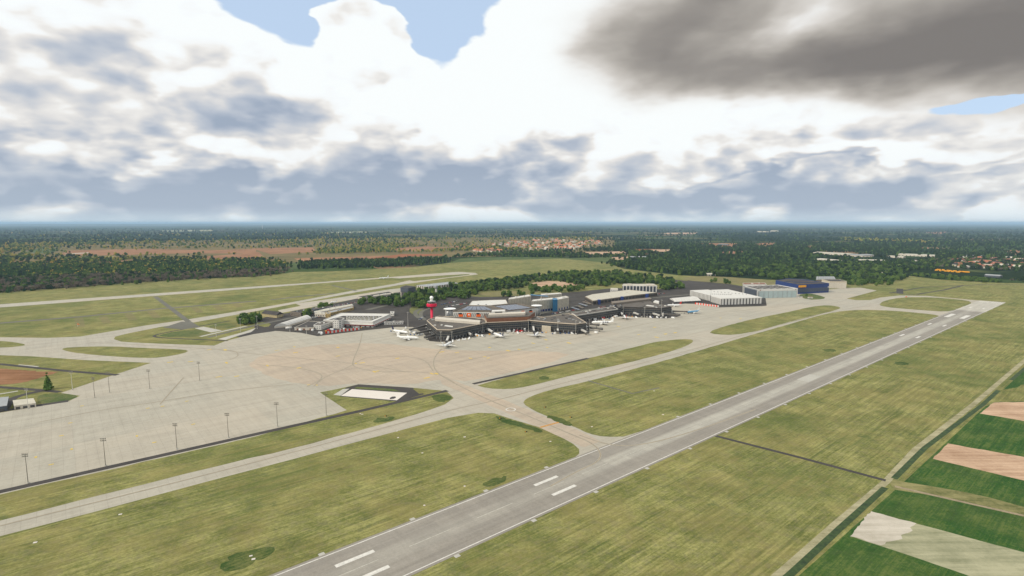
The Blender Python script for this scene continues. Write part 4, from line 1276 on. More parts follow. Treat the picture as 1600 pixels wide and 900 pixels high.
# ------------------------------------------------------------------ hangars and halls to the east
def build_hangars():
    # striped warehouse, two volumes
    H = 16.5
    polyA = fp([(1078, 453.6), (1110, 461.6), (1111, 453.4), (1106, 452.4)], H - .6)
    e = shell('warehouse', 'rear wing of the white warehouse with tall dark slits', 'warehouse', polyA, H - .6, 'dark_metal', 'white_roof')
    for a, b in edges(polyA): row('wall_pier', e, a, b, H / 2 + .6, (b - a).length / 16 * .62, H - 2.4, 16, ('white_wall',), .5)
    polyB = fp([(1110.6, 462), (1127, 466.4), (1191, 464.6), (1167.5, 459), (1137.5, 452), (1111.5, 452.8)], H)
    e = shell('warehouse', 'white warehouse with tall dark slits and rows of roof vents', 'warehouse', polyB, H, 'dark_metal', 'white_roof')
    for a, b in edges(polyB):
        n = 13 if (b - a).length > 70 else max(3, int((b - a).length / 5))
        row('wall_pier', e, a, b, H / 2 + .6, (b - a).length / n * .60, H - 1.8, n, ('white_wall',), .5)
        part('eaves', MB().wall(a, b, H - 1.6, H - .4, .45, .05), 'white_wall', e)
    for i in range(10):
        for (x0, y0, x1, y1) in ((1116, 456, 1166, 460), (1113, 459.8, 1142, 460.4)):
            t = i / 9
            p = G(x0 + (x1 - x0) * t, y0 + (y1 - y0) * t, H)
            part('roof_vent', MB().box((p.x, p.y, H + .5), (1.8, 1.8, 1.0), 0, .4), 'dark_metal', e)

    # silver hangar
    H = 23.0
    poly = fp([(1163, 447.4), (1183.4, 452.2), (1246.4, 450.9), (1215, 445.2)], H)
    e = shell('hangar', 'white framed hangar with eight glassy grey sliding doors', 'hangar', poly, H, 'grey_metal', 'white_roof', 'white_wall', .7)
    for a, b in edges(poly):
        if abs((b - a).x) > abs((b - a).y):
            L = (b - a).length
            for i in range(8):
                t0, t1 = .045 + .93 * i / 8, .045 + .93 * (i + 1) / 8 - .006
                dr = part('sliding_door', MB().wall(a.lerp(b, t0), a.lerp(b, t1), .15, 18.0, .35, .05), 'door_glass', e)
                q0, q1 = a.lerp(b, t0 + .002), a.lerp(b, t0 + .008)
                part('door_rail', MB().wall(q0, q1, .3, 17.8, .5, .0), 'grey_metal', dr, base=e.location)
            part('fascia', MB().wall(a, b, 18.1, H - .36, .5, .05), 'white_wall', e)
            for t in (0.0, .982):
                part('corner_pier', MB().wall(a.lerp(b, t), a.lerp(b, t + .018), 0, 18.05, .6, .05), 'white_wall', e)
            for t in (.06, .94):
                part('wall_box', MB().wall(a.lerp(b, t), a.lerp(b, t + .02), 19.5, 22, .75, .0), 'rust_panel', e)
        else:
            part('side_panel', MB().wall(a, b, 1, H - 3, .3, .05, 0, 3), 'slate_wall', e)
    def rq(u0, v0, u1, v1):
        c = [Vector(G(*p, H).to_2d()) for p in ((1183.4, 452.2), (1246.4, 450.9), (1215, 445.2), (1163, 447.4))]
        f = lambda u, v: tuple(c[0].lerp(c[1], u).lerp(c[3].lerp(c[2], u), v))
        return [f(u0, v0), f(u1, v0), f(u1, v1), f(u0, v1)]
    for i in range(6):
        part('roof_light', MB().prism(rq(.05 + i * .155, .10, .16 + i * .155, .92), H + .01, H + .5), 'roof_dark', e)
    poly = fp([(1160.6, 444.6), (1197.6, 444.6), (1195, 442), (1161, 442.2)], 27)
    e = shell('hangar_annex', 'cream annex with red brown roof behind the glassy hangar', 'annex', poly, 27, 'white_wall', 'rust_panel', 'white_wall', .6)
    rooftop(e, poly, 27, 3, ('white_wall',))
    row_doors(e, poly)

    # blue hangar
    H = 25.0
    poly = fp([(1212, 438.2), (1247, 445.2), (1295.6, 443.0), (1262, 437.2), (1232, 435.4)], H)
    e = shell('hangar', 'deep blue hangar with yellow sign box over its doors', 'hangar', poly, H, 'hangar_blue', 'roof_dark', 'hangar_blue', .8)
    for a, b in edges(poly):
        L = (b - a).length
        if ((a + b) / 2).x == max(((q + r) / 2).x for q, r in edges(poly)):
            part('door_band', MB().wall(a, b, 4.5, 15.0, .3, .05, 0, 2), 'slate_wall', e)
            row('door_rib', e, a, b, 8, .7, 15.5, 18, ('hangar_blue',), .9, .02, .98)
            part('sign_box', MB().wall(a.lerp(b, .02), a.lerp(b, .25), 18.0, 23.6, 1.3, .0), 'sign_yellow', e)
            part('corner_lamp', MB().wall(a.lerp(b, .96), a.lerp(b, .985), 14, 17, .8, .0), 'pale_steel', e)
        else:
            row('wall_rib', e, a, b, 12, .6, 23, 8, ('hangar_blue',), .6)
    cs = [G(*p, H) for p in ((1212, 438.2), (1247, 445.2), (1295.6, 443.0), (1262, 437.2))]
    for i in range(5):
        u = .1 + i * .18
        a, b = cs[0].lerp(cs[1], u).lerp(cs[3].lerp(cs[2], u), .12), cs[0].lerp(cs[1], u).lerp(cs[3].lerp(cs[2], u), .88)
        d = (b - a); c = (a + b) / 2
        part('roof_ridge', MB().box((c.x, c.y, H + .6), (d.length, 1.2, 1.2), 0, math.atan2(d.y, d.x)), 'hangar_blue' if i % 2 else 'brown_wall', e)

    # beige hangar with a vaulted one behind
    H = 21.0
    poly = fp([(1296.4, 439.6), (1323, 439.8), (1311, 436.6), (1284, 436.6)], H)
    e = shell('hangar', 'beige ribbed hangar standing at the end of the hangar row', 'hangar', poly, H, 'beige_wall', 'roof_dark', 'beige_wall', .6)
    for a, b in edges(poly):
        row('door_leaf', e, a, b, 8.5, (b - a).length / 7 * .94, 16.5, 7, ('cream_wall',), .5)
    base = fp([(1275, 438.4), (1306, 438.2), (1300, 435.6), (1276, 435.6)], 14)
    c = mid(base)
    e = thing('vaulted_hall', 'grey vaulted hall roof showing behind the beige hangar', 'hall', c)
    part('wall', MB().prism(base, -.1, 17), 'brown_wall', e)
    vault(e, base, 17, 24, 8, 'grey_metal')

    for (x, y, s) in ((1250, 464.6, 'dark'), (1266, 466, 'pink')):
        p = G(x, y)
        e = thing('site_hut', 'low hut with %s roof on the grass wedge by the hangars' % ('dark' if s == 'dark' else 'pinkish'), 'hut', p)
        part('wall', MB().box((p.x, p.y, 1.5), (11, 5, 3.2), 0, .1), 'white_wall', e)
        part('roof', MB().box((p.x, p.y, 3.3), (11.6, 5.6, .4), 0, .1), 'roof_dark' if s == 'dark' else 'soil_tan', e)
        part('door', MB().box((p.x - 2, p.y - 2.9, 1.1), (1.2, .2, 2.1), 0, .1), 'dark_metal', e)


def row_doors(e, poly):
    for a, b in edges(poly):
        if (b - a).length > 15:
            row('window', e, a, b, 22, 2.5, 2.2, 9, ('white_wall', 'window_glass'))


# ------------------------------------------------------------------ cargo area and north side
def gable(e, poly, z0, z1, mat, over=.5):
    a, b, c, d = [Vector(p) for p in inset(poly, -over)]
    if (b - a).length < (c - b).length: a, b, c, d = b, c, d, a
    m0, m1 = (a + d) / 2, (b + c) / 2
    mb = MB()
    mb.add([(a.x, a.y, z0), (b.x, b.y, z0), (c.x, c.y, z0), (d.x, d.y, z0), (m0.x, m0.y, z1), (m1.x, m1.y, z1)],
           [(0, 1, 5, 4), (2, 3, 4, 5), (0, 4, 3), (1, 2, 5), (3, 2, 1, 0)])
    return part('roof', mb, mat, e)


def build_cargo():
    H = 10.0
    poly = fp([(505.4, 500.4), (536, 501.6), (582.4, 503.2), (609.8, 491), (532.5, 489.6)], H)
    e = shell('cargo_hall', 'large white cargo hall with rows of dark roof lights', 'cargo hall', poly, H, 'white_wall', 'white_roof', 'white_wall', 1.0)
    for a, b in edges(poly):
        part('canopy', MB().wall(a, b, 4.6, 5.1, 3.0, .05), 'white_roof', e)
        part('red_band', MB().wall(a, b, 2.4, 4.2, .35, .05), 'signal_red', e)
        n = max(3, int((b - a).length / 9))
        row('dock_door', e, a, b, 1.3, 3.2, 2.2, n, ('dark_metal',), .3)
    field = fp([(513, 499.2), (538, 499.8), (580, 500.6), (598, 493.6), (536, 493.2)], H + .3)
    part('dark_roof_field', MB().prism(field, H + .01, H + .15), 'roof_dark', e)
    for j in range(4):
        for i in range(13):
            u = (i + .5) / 13; v = (j + .5) / 4
            x = (540 + 56 * u) * (1 - v) + (541 + 38 * u) * v
            y = 494 + 6 * v + .4 * u
            p = G(x, y, H + .8)
            part('roof_light', MB().box((p.x, p.y, H + .75), (3.2, 2.4, 1.1), 0, .7), 'pale_roof' if (i + j) % 2 else 'white_wall', e)
    poly = fp([(519.6, 500.2), (528.8, 500.8), (533.8, 500.2), (538, 497.2), (527, 496.6)], 15)
    e = shell('office_block', 'white four storey office block built onto the cargo hall', 'office', poly, 15, 'white_wall', 'roof_dark', 'white_wall', .8)
    for a, b in edges(poly):
        if (b - a).length > 4: grid('window', e, a, b, 1, 14, max(1, int((b - a).length / 3.5)), 4, ('white_wall', 'window_glass'), .5, .45, .25)
    poly = fp([(490, 508.4), (501.4, 508.8), (520, 502.4), (511, 501.4), (497, 504)], 8)
    e = shell('cargo_office', 'long low white block reaching out from the cargo hall', 'office', poly, 8, 'white_wall', 'roof_gravel', 'white_wall', .8)
    for a, b in edges(poly):
        grid('window', e, a, b, 1, 7, max(2, int((b - a).length / 4)), 2, ('white_wall', 'window_glass'), .6, .4, .25)
    rooftop(e, poly, 8, 2, ('white_wall',), 6)
    poly = fp([(460, 512.2), (490, 512), (508, 503.6), (482, 501.6)], 4.6)
    e = shell('flat_shed', 'flat dark roofed shed with pale front beside the vaulted tent', 'shed', poly, 4.6, 'cream_wall', 'roof_dark', 'cream_wall', .4)
    for a, b in edges(poly):
        row('dock_door', e, a, b, 1.7, 3.4, 3, max(3, int((b - a).length / 9)), ('rust_panel',), .25)
    base = fp([(428.5, 510), (449, 508.4), (487, 496.6), (473.5, 495.2)], 3.5)
    c = mid(base)
    e = thing('tent_hall', 'white vaulted fabric hall west of the cargo hall', 'hall', c)
    part('wall', MB().prism(base, -.1, 3.5), 'cream_wall', e)
    vault(e, base, 3.5, 8.5, 9, 'white_roof')
    p = G(450.5, 514.5)
    e = thing('storage_tank', 'short white tank lying beside the vaulted tent hall', 'tank', p)
    part('drum', MB().tube((p.x - 5, p.y, 2.4), (p.x + 5, p.y + 4, 2.4), 2.2, 2.2, 14), 'white_wall', e, True)
    part('saddle', MB().box((p.x, p.y + 2, .5), (7, 2.6, 1.1), 0, .6), 'grey_metal', e)
    # sand coloured house
    poly = fp([(409.2, 489.6), (432, 492.4), (442.4, 490), (420, 487.4)], 6)
    c = mid(poly)
    e = thing('admin_house', 'sand yellow house with dark gabled roof by the taxiway', 'house', c)
    part('wall', MB().prism(poly, -.1, 6), 'sand_wall', e)
    gable(e, poly, 6.02, 11.5, 'roof_dark', 1.0)
    for a, b in edges(poly): grid('window', e, a, b, .6, 5.6, max(3, int((b - a).length / 4)), 2, ('cream_trim', 'window_glass'), .4, .5, .2)
    # terraces along the north taxiway
    specs = [
        ([(453.8, 487), (470, 489.4), (489, 485), (478, 482.6)], 8, 'brown_wall', 'roof_dark', 'brown two storey block with black roof by the taxiway'),
        ([(491, 484), (520, 479), (516, 476.4), (488, 481)], 5, 'slate_wall', 'roof_gravel', 'long low dark terrace along the north taxiway'),
        ([(493, 488.8), (521, 483.4), (552, 477), (549, 475.4), (515, 481), (491, 486.6)], 6, 'white_wall', 'pale_roof', 'long white terrace with dark window openings'),
        ([(492, 490.2), (511, 491.2), (512, 488.6), (494, 487.8)], 6, 'cream_wall', 'pale_roof', 'cream shed at the end of the white terrace'),
        ([(508.6, 490.4), (516, 490.6), (517, 488.4), (509.4, 488)], 8, 'ochre_wall', 'pale_roof', 'ochre block beside the large cargo hall'),
        ([(516, 489.2), (553, 480.6), (549, 478.6), (513, 486.6)], 5, 'ochre_wall', 'grey_metal', 'long shed with grey green roof behind the cargo hall'),
        ([(558, 463.8), (566, 465), (616, 458.4), (608, 455.6)], 5, 'cream_wall', 'roof_dark', 'long black roofed shed beside the north taxiway'),
        ([(583, 463), (615, 458.6), (613, 457.4), (584, 461.2)], 6, 'cream_wall', 'pale_roof', 'thin cream roofed range behind the car park'),
        ([(625.6, 449), (638, 450.4), (649.6, 448), (634, 446)], 12.5, 'slate_wall', 'roof_dark', 'dark slate glass office near the north taxiway'),
        ([(610, 489), (615.5, 489.4), (616, 487), (610, 486.8)], 6, 'white_wall', 'white_roof', 'small white annex on the east end of the cargo hall'),
        ([(600.5, 504.6), (630, 503.4), (630, 501.8), (601, 502.6)], 4, 'white_wall', 'roof_gravel', 'low white dock range with square dark openings'),
    ]
    for px, H, w, r, lab in specs:
        poly = fp(px, H)
        e = shell('side_building', lab, 'building', poly, H, w, r, w, .5)
        for a, b in edges(poly):
            L = (b - a).length
            if L > 6: grid('window', e, a, b, .6, H - .8, max(2, int(L / 5)), 1 if H < 7 else (3 if H > 11 else 2), (w, 'window_glass'), .55, .5, .25)
        if H < 9: rooftop(e, poly, H, 4, ('pale_steel', 'white_wall', 'grey_metal'), 4)
    H = 8.6
    poly = fp([(650.4, 445.8), (667.6, 447.8), (717, 442.4), (702.6, 440.2)], H)
    e = shell('freight_hall', 'freight hall with white wall fins and grey roof in the trees', 'hall', poly, H, 'brown_wall', 'grey_metal')
    for a, b in edges(poly):
        n = max(5, int((b - a).length / 9))
        row('wall_fin', e, a, b, H / 2, 3.4, H - .2, n, ('white_wall',), .7)
    rooftop(e, poly, H, 5, ('white_wall',), 7)
    # sheds on the left edge of the apron
    specs = [([(22, 634), (56, 629.6), (52, 622), (20, 625.4)], 4.4, 'cream_wall', 'pale_roof', 'low cream garage with three dark doorways at the apron edge'), ([(-38, 640), (10.5, 633.6), (13.5, 619.6), (-30, 624)], 5.5, 'slate_wall', 'grey_metal', 'grey metal roofed shed next to the cream garage')]
    for px, H, w, r, lab in specs:
        poly = fp(px, H)
        e = shell('apron_shed', lab, 'shed', poly, H, w, r)
        for a, b in edges(poly):
            if (b - a).length > 12: row('doorway', e, a, b, 1.5, 3.6, 2.6, 3, ('dark_metal',), .25)
            else: row('window', e, a, b, 2, 1.6, 1.2, 1, (w, 'window_glass'))
    # blast fences of red and white panels
    for (x0, y0, x1, y1, n, lab) in ((508.5, 521.6, 562, 515.2, 18, 'red and white panelled blast fence before the white cargo hall'), (1086, 475.4, 1123, 480, 18, 'red and white panelled blast fence by the striped warehouse')):
        a, b = G(x0, y0), G(x1, y1)
        d = (b - a); ang = math.atan2(d.y, d.x); L = d.length
        e = thing('blast_fence', lab, 'fence', (a + b) / 2)
        c0 = (a + b) / 2
        for i in range(n):
            c = a + d * ((i + .5) / n)
            obj('fence_panel', wmesh('fence_panel', L / n - .1, .25, 4.0, ('signal_red' if i % 2 == 0 else 'white_wall',)), e, (c.x - c0.x, c.y - c0.y, 2.15), ang)
            obj('strut', wmesh('strut', .2, 2.0, .2, ('dark_metal',)), e, (c.x - c0.x - math.sin(ang), c.y - c0.y + math.cos(ang), .8), ang)


build_terminals(); build_towers(); build_hangars(); build_cargo()

# ------------------------------------------------------------------ aircraft
PLANE = {}


def plane_meshes(body, fin, belly='paint_white'):
    key = (body, fin)
    if key in PLANE: return PLANE[key]
    out = {}
    # fuselage along +x, nose at +18.5
    st = [(18.5, .05, 3.3), (18.1, .75, 3.35), (17.2, 1.25, 3.5), (15.8, 1.7, 3.65), (13.8, 1.95, 3.7), (4, 1.98, 3.7), (-6, 1.98, 3.7), (-9.5, 1.85, 3.85), (-13, 1.35, 4.25), (-16, .8, 4.65), (-18.5, .22, 4.95)]
    n = 14
    mb = MB(); vs_ = []
    for (x, r, z) in st:
        for i in range(n):
            t = 2 * math.pi * i / n
            vs_.append((x, r * math.cos(t), z + r * math.sin(t)))
    fs, mi = [], []
    for k in range(len(st) - 1):
        for i in range(n):
            fs.append((k * n + i, (k + 1) * n + i, (k + 1) * n + (i + 1) % n, k * n + (i + 1) % n))
    fs += [tuple(range(n)), tuple(reversed(range((len(st) - 1) * n, len(st) * n)))]
    mb.add(vs_, fs)
    out['fuselage'] = mb.mesh('fuselage', body, True)
    out['cockpit_window'] = MB().box((16.55, 0, 4.45), (.9, 1.9, .55)).mesh('cockpit_window', 'window_glass')
    wl = MB()
    for s in (-1, 1):
        for i in range(30): wl.box((12.5 - i * .72, s * 1.93, 4.25), (.30, .12, .42))
    out['window_row'] = wl.mesh('window_row', 'window_glass')
    for s, nm in ((1, 'l'), (-1, 'r')):
        def surf(root, tip, zr, zt, tr, tt):
            (x0, x1, y0), (u0, u1, y1) = root, tip
            p = [(x1, s * y0, zr - tr), (x0, s * y0, zr - tr), (u0, s * y1, zt - tt), (u1, s * y1, zt - tt)]
            q = [(a, b, c + 2 * (tr if k in (0, 1) else tt)) for k, (a, b, c) in enumerate(p)]
            m = MB()
            m.hexa(p + q) if s > 0 else m.hexa([p[i] for i in (3, 2, 1, 0)] + [q[i] for i in (3, 2, 1, 0)])
            return m
        w = surf((4.2, -3.2, 1.5), (-4.6, -6.4, 17.0), 2.9, 4.1, .35, .10)
        w.add([(-4.7, s * 16.9, 4.1), (-6.3, s * 16.9, 4.1), (-6.9, s * 17.2, 6.2), (-6.1, s * 17.2, 6.2), (-4.7, s * 17.1, 4.1), (-6.3, s * 17.1, 4.1), (-6.9, s * 17.4, 6.2), (-6.1, s * 17.4, 6.2)],
              [(0, 1, 2, 3), (7, 6, 5, 4), (0, 4, 5, 1), (1, 5, 6, 2), (2, 6, 7, 3), (3, 7, 4, 0)])
        out['wing' + nm] = w.mesh('wing', 'pale_steel')
        out['tailplane' + nm] = surf((-14.2, -17.2, .5), (-17.3, -18.9, 6.2), 4.9, 5.5, .18, .07).mesh('tailplane', 'pale_steel')
        e = MB()
        e.tube((5.0, s * 5.7, 1.75), (1.6, s * 5.7, 1.85), 1.05, .8, 12)
        e.box((2.2, s * 5.7, 2.7), (3.0, .3, 1.0))
        out['engine' + nm] = e.mesh('engine', belly)
    f = MB()
    f.hexa([(-12.6, -.2, 5.0), (-12.6, .2, 5.0), (-17.8, .2, 5.2), (-17.8, -.2, 5.2), (-17.0, -.1, 11.6), (-17.0, .1, 11.6), (-19.2, .1, 11.6), (-19.2, -.1, 11.6)])
    f.f = f.f
    out['tail_fin'] = f.mesh('tail_fin', fin)
    g = MB()
    for (x, y) in ((14, 0), (-1.2, 3.2), (-1.2, -3.2)):
        g.tube((x, y, .5), (x, y, 2.4), .18, .2, 6)
        for o in (-.4, .4): g.tube((x, y + o - .18, .55), (x, y + o + .18, .55), .55, .55, 10)
    out['landing_gear'] = g.mesh('landing_gear', 'tyre_black')
    PLANE[key] = out
    return out


def airliner(nose, tail, label, body='paint_white', fin='paint_white', scale=1.0, name='airliner'):
    a, b = G(*nose), G(*tail)
    c = (a + b) / 2
    d = a - b
    e = thing(name, label, 'airplane', (c.x, c.y, 0.15), math.atan2(d.y, d.x))
    e.scale = (scale,) * 3
    for k, me in plane_meshes(body, fin).items():
        obj(me.name.split('.')[0], me, e)
    return e


def build_planes():
    airliner((639, 523.2), (611, 519.2), 'white jet with dark navy tail fin parked alongside an all white jet', fin='fin_navy')
    airliner((650, 531.2), (624.5, 530.6), 'all white jet standing on open concrete near the dark tailed jet')
    airliner((704.5, 538.5), (692.5, 545.6), 'white jet parked nose in at the corner of the cream edged terminal')
    airliner((773, 524.6), (785, 529.6), 'white jet with navy fin nosed up to the rust brown link', fin='fin_navy')
    airliner((841, 522.6), (834.5, 529.6), 'white jet with blue tail parked beside the beige gate annex', fin='navy')
    e = airliner((926, 506.8), (957, 507.0), 'long white jet with navy markings along its side', scale=1.12)
    for i in range(3):
        obj('navy_marking', wmesh('navy_marking', 2.6, 4.06, 1.5, ('fin_navy',)), e, (-1 - i * 3.6, 0, 4.3), .0)
    airliner((974.6, 495.5), (978.6, 501.2), 'white jet with red tail nosed in at the low dark gate building', fin='signal_red')
    airliner((1041, 479.6), (1066, 478.6), 'slim white jet with red fin between brown pier and tent hall', fin='signal_red', scale=.98)
    airliner((1070, 491.0), (1096, 488.2), 'sky blue jet with white tail at the farthest air bridge', body='plane_blue')
    airliner((590, 436.6), (609, 435.2), 'white jet lining up on the far northern runway')
    airliner((514, 474.6), (528, 472.2), 'small white business jet parked by the north terraces', scale=.6)


# ------------------------------------------------------------------ air bridges
def air_bridge(a, b, label, tunnel='grey_metal', z=5.0):
    """from the terminal (a) out to the aircraft door (b); points given at tunnel height"""
    A, B = G(*a, z), G(*b, z)
    d = B - A; L = d.length; ang = math.atan2(d.y, d.x)
    base = Vector((A.x, A.y, 0.15))
    e = thing('air_bridge', label, 'air bridge', base, ang, 'air bridges at the terminals')
    k = ('bridge', tunnel, round(L, 1))
    obj('tunnel', MB().box((L * .26, 0, z - .15), (L * .52, 3.1, 2.9)).mesh('tunnel', tunnel), e)
    obj('tunnel', MB().box((L * .75, 0, z - .15), (L * .47, 2.6, 2.5)).mesh('tunnel', tunnel), e)
    obj('rotunda', MB().lathe([(2.1, -.15), (2.1, z + 1.3), (1.2, z + 1.8)], (0, 0, 0), 14).mesh('rotunda', 'pale_steel'), e)
    obj('cab', MB().box((L, 0, z - .1), (3.4, 3.8, 3.2)).mesh('cab', 'dark_metal'), e)
    lg = MB()
    for s in (-1, 1): lg.box((L * .84, s * 1.5, z / 2 - .8), (.45, .45, z - 1.0))
    lg.box((L * .84, 0, .45), (1.4, 3.6, .8))
    obj('drive_leg', lg.mesh('drive_leg', 'dark_metal'), e)


def build_bridges():
    g = lambda s: 'air bridge ' + s
    for a, b, lab, m in (
        ((667, 508.2), (641, 514.8), 'long dark air bridge reaching to the dark tailed jet', 'terminal_spandrel'),
        ((673, 515.8), (651, 520.6), 'dark air bridge standing empty beside the red tower', 'terminal_spandrel'),
        ((682.8, 522.4), (664.6, 527), 'dark air bridge standing empty at the cream edged terminal corner', 'terminal_spandrel'),
        ((701.7, 524), (697.4, 533.6), 'white air bridge leading to the corner jet', 'white_wall'),
        ((729, 518), (737.6, 523.8), 'short pale air bridge without a jet west of the link', 'pale_steel'),
        ((759.4, 512.8), (771, 519), 'white air bridge leading to the navy finned jet at the link', 'white_wall'),
        ((833, 509.6), (834.4, 518), 'white air bridge leading to the blue tailed jet', 'white_wall'),
        ((871, 511.6), (872, 518), 'short white air bridge beside the beige gate annex', 'white_wall'),
        ((904, 513), (918, 519.6), 'pale air bridge at the tip of the grey roofed pier', 'pale_steel'),
        ((917, 511.5), (940.4, 514.2), 'dark air bridge pointing out from the grey roofed pier', 'terminal_spandrel'),
        ((915.6, 506), (935, 508), 'dark air bridge pointing towards the navy marked jet', 'terminal_spandrel'),
        ((969, 486.6), (973.4, 492.4), 'white air bridge leading to the red tailed jet', 'white_wall'),
        ((987, 487.2), (999.4, 491.8), 'pale sloping air bridge on the brown pier without jet', 'pale_steel'),
        ((1018.6, 489), (1032.4, 493.4), 'pale sloping air bridge by the tall mast', 'pale_steel'),
        ((1036, 490.2), (1062, 492), 'dark air bridge reaching far out from the brown pier corner', 'terminal_spandrel'),
        ((1049.6, 486), (1073, 487), 'dark air bridge docked at the sky blue jet', 'terminal_spandrel'),
    ):
        air_bridge(a, b, lab, m)


# ------------------------------------------------------------------ light masts
MAST = {}


def mast_meshes(H, mat):
    k = (round(H), mat)
    if k not in MAST:
        H = round(H)
        d = {}
        d['pole'] = MB().tube((0, 0, -.1), (0, 0, H), .27, .15, 8).mesh('pole', mat)
        d['foot'] = MB().lathe([(.8, 0), (.8, .7), (.4, .75)], (0, 0, 0), 10).mesh('foot', 'light_paving')
        d['crossbar'] = MB().box((0, 0, H + .15), (4.0, .2, .2)).box((0, 0, H - 1.4), (4.0, .2, .2)).mesh('crossbar', mat)
        d['lamp'] = MB().box((0, -.35, 0), (.6, .4, .55)).mesh('lamp', 'mast_steel')
        MAST[k] = d
    return MAST[k]


def mast(base, top, mat, label, group, heads=2):
    p = G(*base)
    H = (base[1] - top) / (base[1] - HORIZON) * CAMH
    d = mast_meshes(H, mat)
    Hh = round(H)
    e = thing('light_mast', label, 'light mast', (p.x, p.y, 0.1), random.uniform(-.3, .3), group)
    for k in ('pole', 'foot', 'crossbar'): obj(k, d[k], e)
    for z in ((Hh + .75, Hh - .75) if heads == 2 else (Hh - .75,)):
        for x in (-1.7, -.57, .57, 1.7): obj('lamp', d['lamp'], e, (x, 0, z))


def build_masts():
    g1, l1 = 'floodlight masts along the south edge of the apron', 'tall steel floodlight mast beside the dark road along the apron'
    for b, t in (((44, 755), 708), ((165, 728), 684), ((276.5, 702), 661.3), ((357, 684), 645.3), ((433.7, 667), 629.5), ((510, 649.5), 613.5)):
        mast(b, t, 'mast_steel', l1, g1)
    g2, l2 = 'floodlight masts between the west apron stands', 'tall steel floodlight mast standing on open apron concrete'
    for b, t in (((148, 621.3), 590), ((171.2, 613.3), 582), ((234, 607.5), 577.3), ((312, 595.2), 566)):
        mast(b, t, 'mast_steel', l2, g2)
    mast((113.3, 609), 580, 'pale_steel', 'pale floodlight mast on the grass edge near the lone conifer', None)
    mast((44, 639), 606.7, 'pale_steel', 'pale floodlight mast in front of the cream garage', None)
    g3, l3 = 'floodlight masts on the paving before the terminals', 'slim pale floodlight mast in front of the terminal windows'
    for b, t in (((689, 534), 517.5), ((706, 532), 517.5), ((754.5, 520), 503.5), ((771.5, 516), 497), ((795.4, 515), 496.5), ((825.7, 515.5), 499), ((871.5, 519), 498), ((899.6, 521.5), 500), ((921, 517), 499), ((973.5, 495.5), 479.5), ((1007, 496.5), 480.5)):
        mast(b, t, 'pale_steel', l3, g3, 1)
    mast((1033.2, 497), 468.5, 'pale_steel', 'tallest pale floodlight mast at the brown pier', None)
    g4, l4 = 'floodlight masts by the west paving', 'pale floodlight mast on the paved corner west of the cargo hall'
    for b, t in (((402, 514), 493), ((376, 518.6), 497.6), ((338, 527), 507), ((453, 519), 509), ((479, 521.5), 509), ((637.5, 511), 487)):
        mast(b, t, 'pale_steel', l4, g4, 1)


# ------------------------------------------------------------------ vehicles and small things
def car_mesh(name, mat, L=4.4, W=1.8, H=1.45, van=False):
    mb = MB()
    mb.box((0, 0, .62), (L, W, .70), 0)
    h = H - .97
    if van:
        mb.hexa([(-L / 2, -W / 2, .97), (L / 2 - .5, -W / 2, .97), (L / 2 - .5, W / 2, .97), (-L / 2, W / 2, .97), (-L / 2, -W / 2 * .95, H), (L / 2 - 1.1, -W / 2 * .95, H), (L / 2 - 1.1, W / 2 * .95, H), (-L / 2, W / 2 * .95, H)], 0)
        mb.box((L / 2 - .75, 0, .97 + h * .55), (.5, W * .98, h * .6), 1)
    else:
        mb.hexa([(-L * .42, -W * .46, .97), (L * .25, -W * .46, .97), (L * .25, W * .46, .97), (-L * .42, W * .46, .97), (-L * .32, -W * .38, H - .06), (L * .08, -W * .38, H - .06), (L * .08, W * .38, H - .06), (-L * .32, W * .38, H - .06)], 1)
        mb.box((-L * .12, 0, H - .03), (L * .40, W * .74, .06), 0)
    for x in (-L * .31, L * .31):
        for s in (-1, 1): mb.tube((x, s * (W / 2 - .2), .33), (x, s * (W / 2 + .02), .33), .33, .33, 8, 2)
    return mb.mesh(name, [mat, 'window_glass', 'tyre_black'])


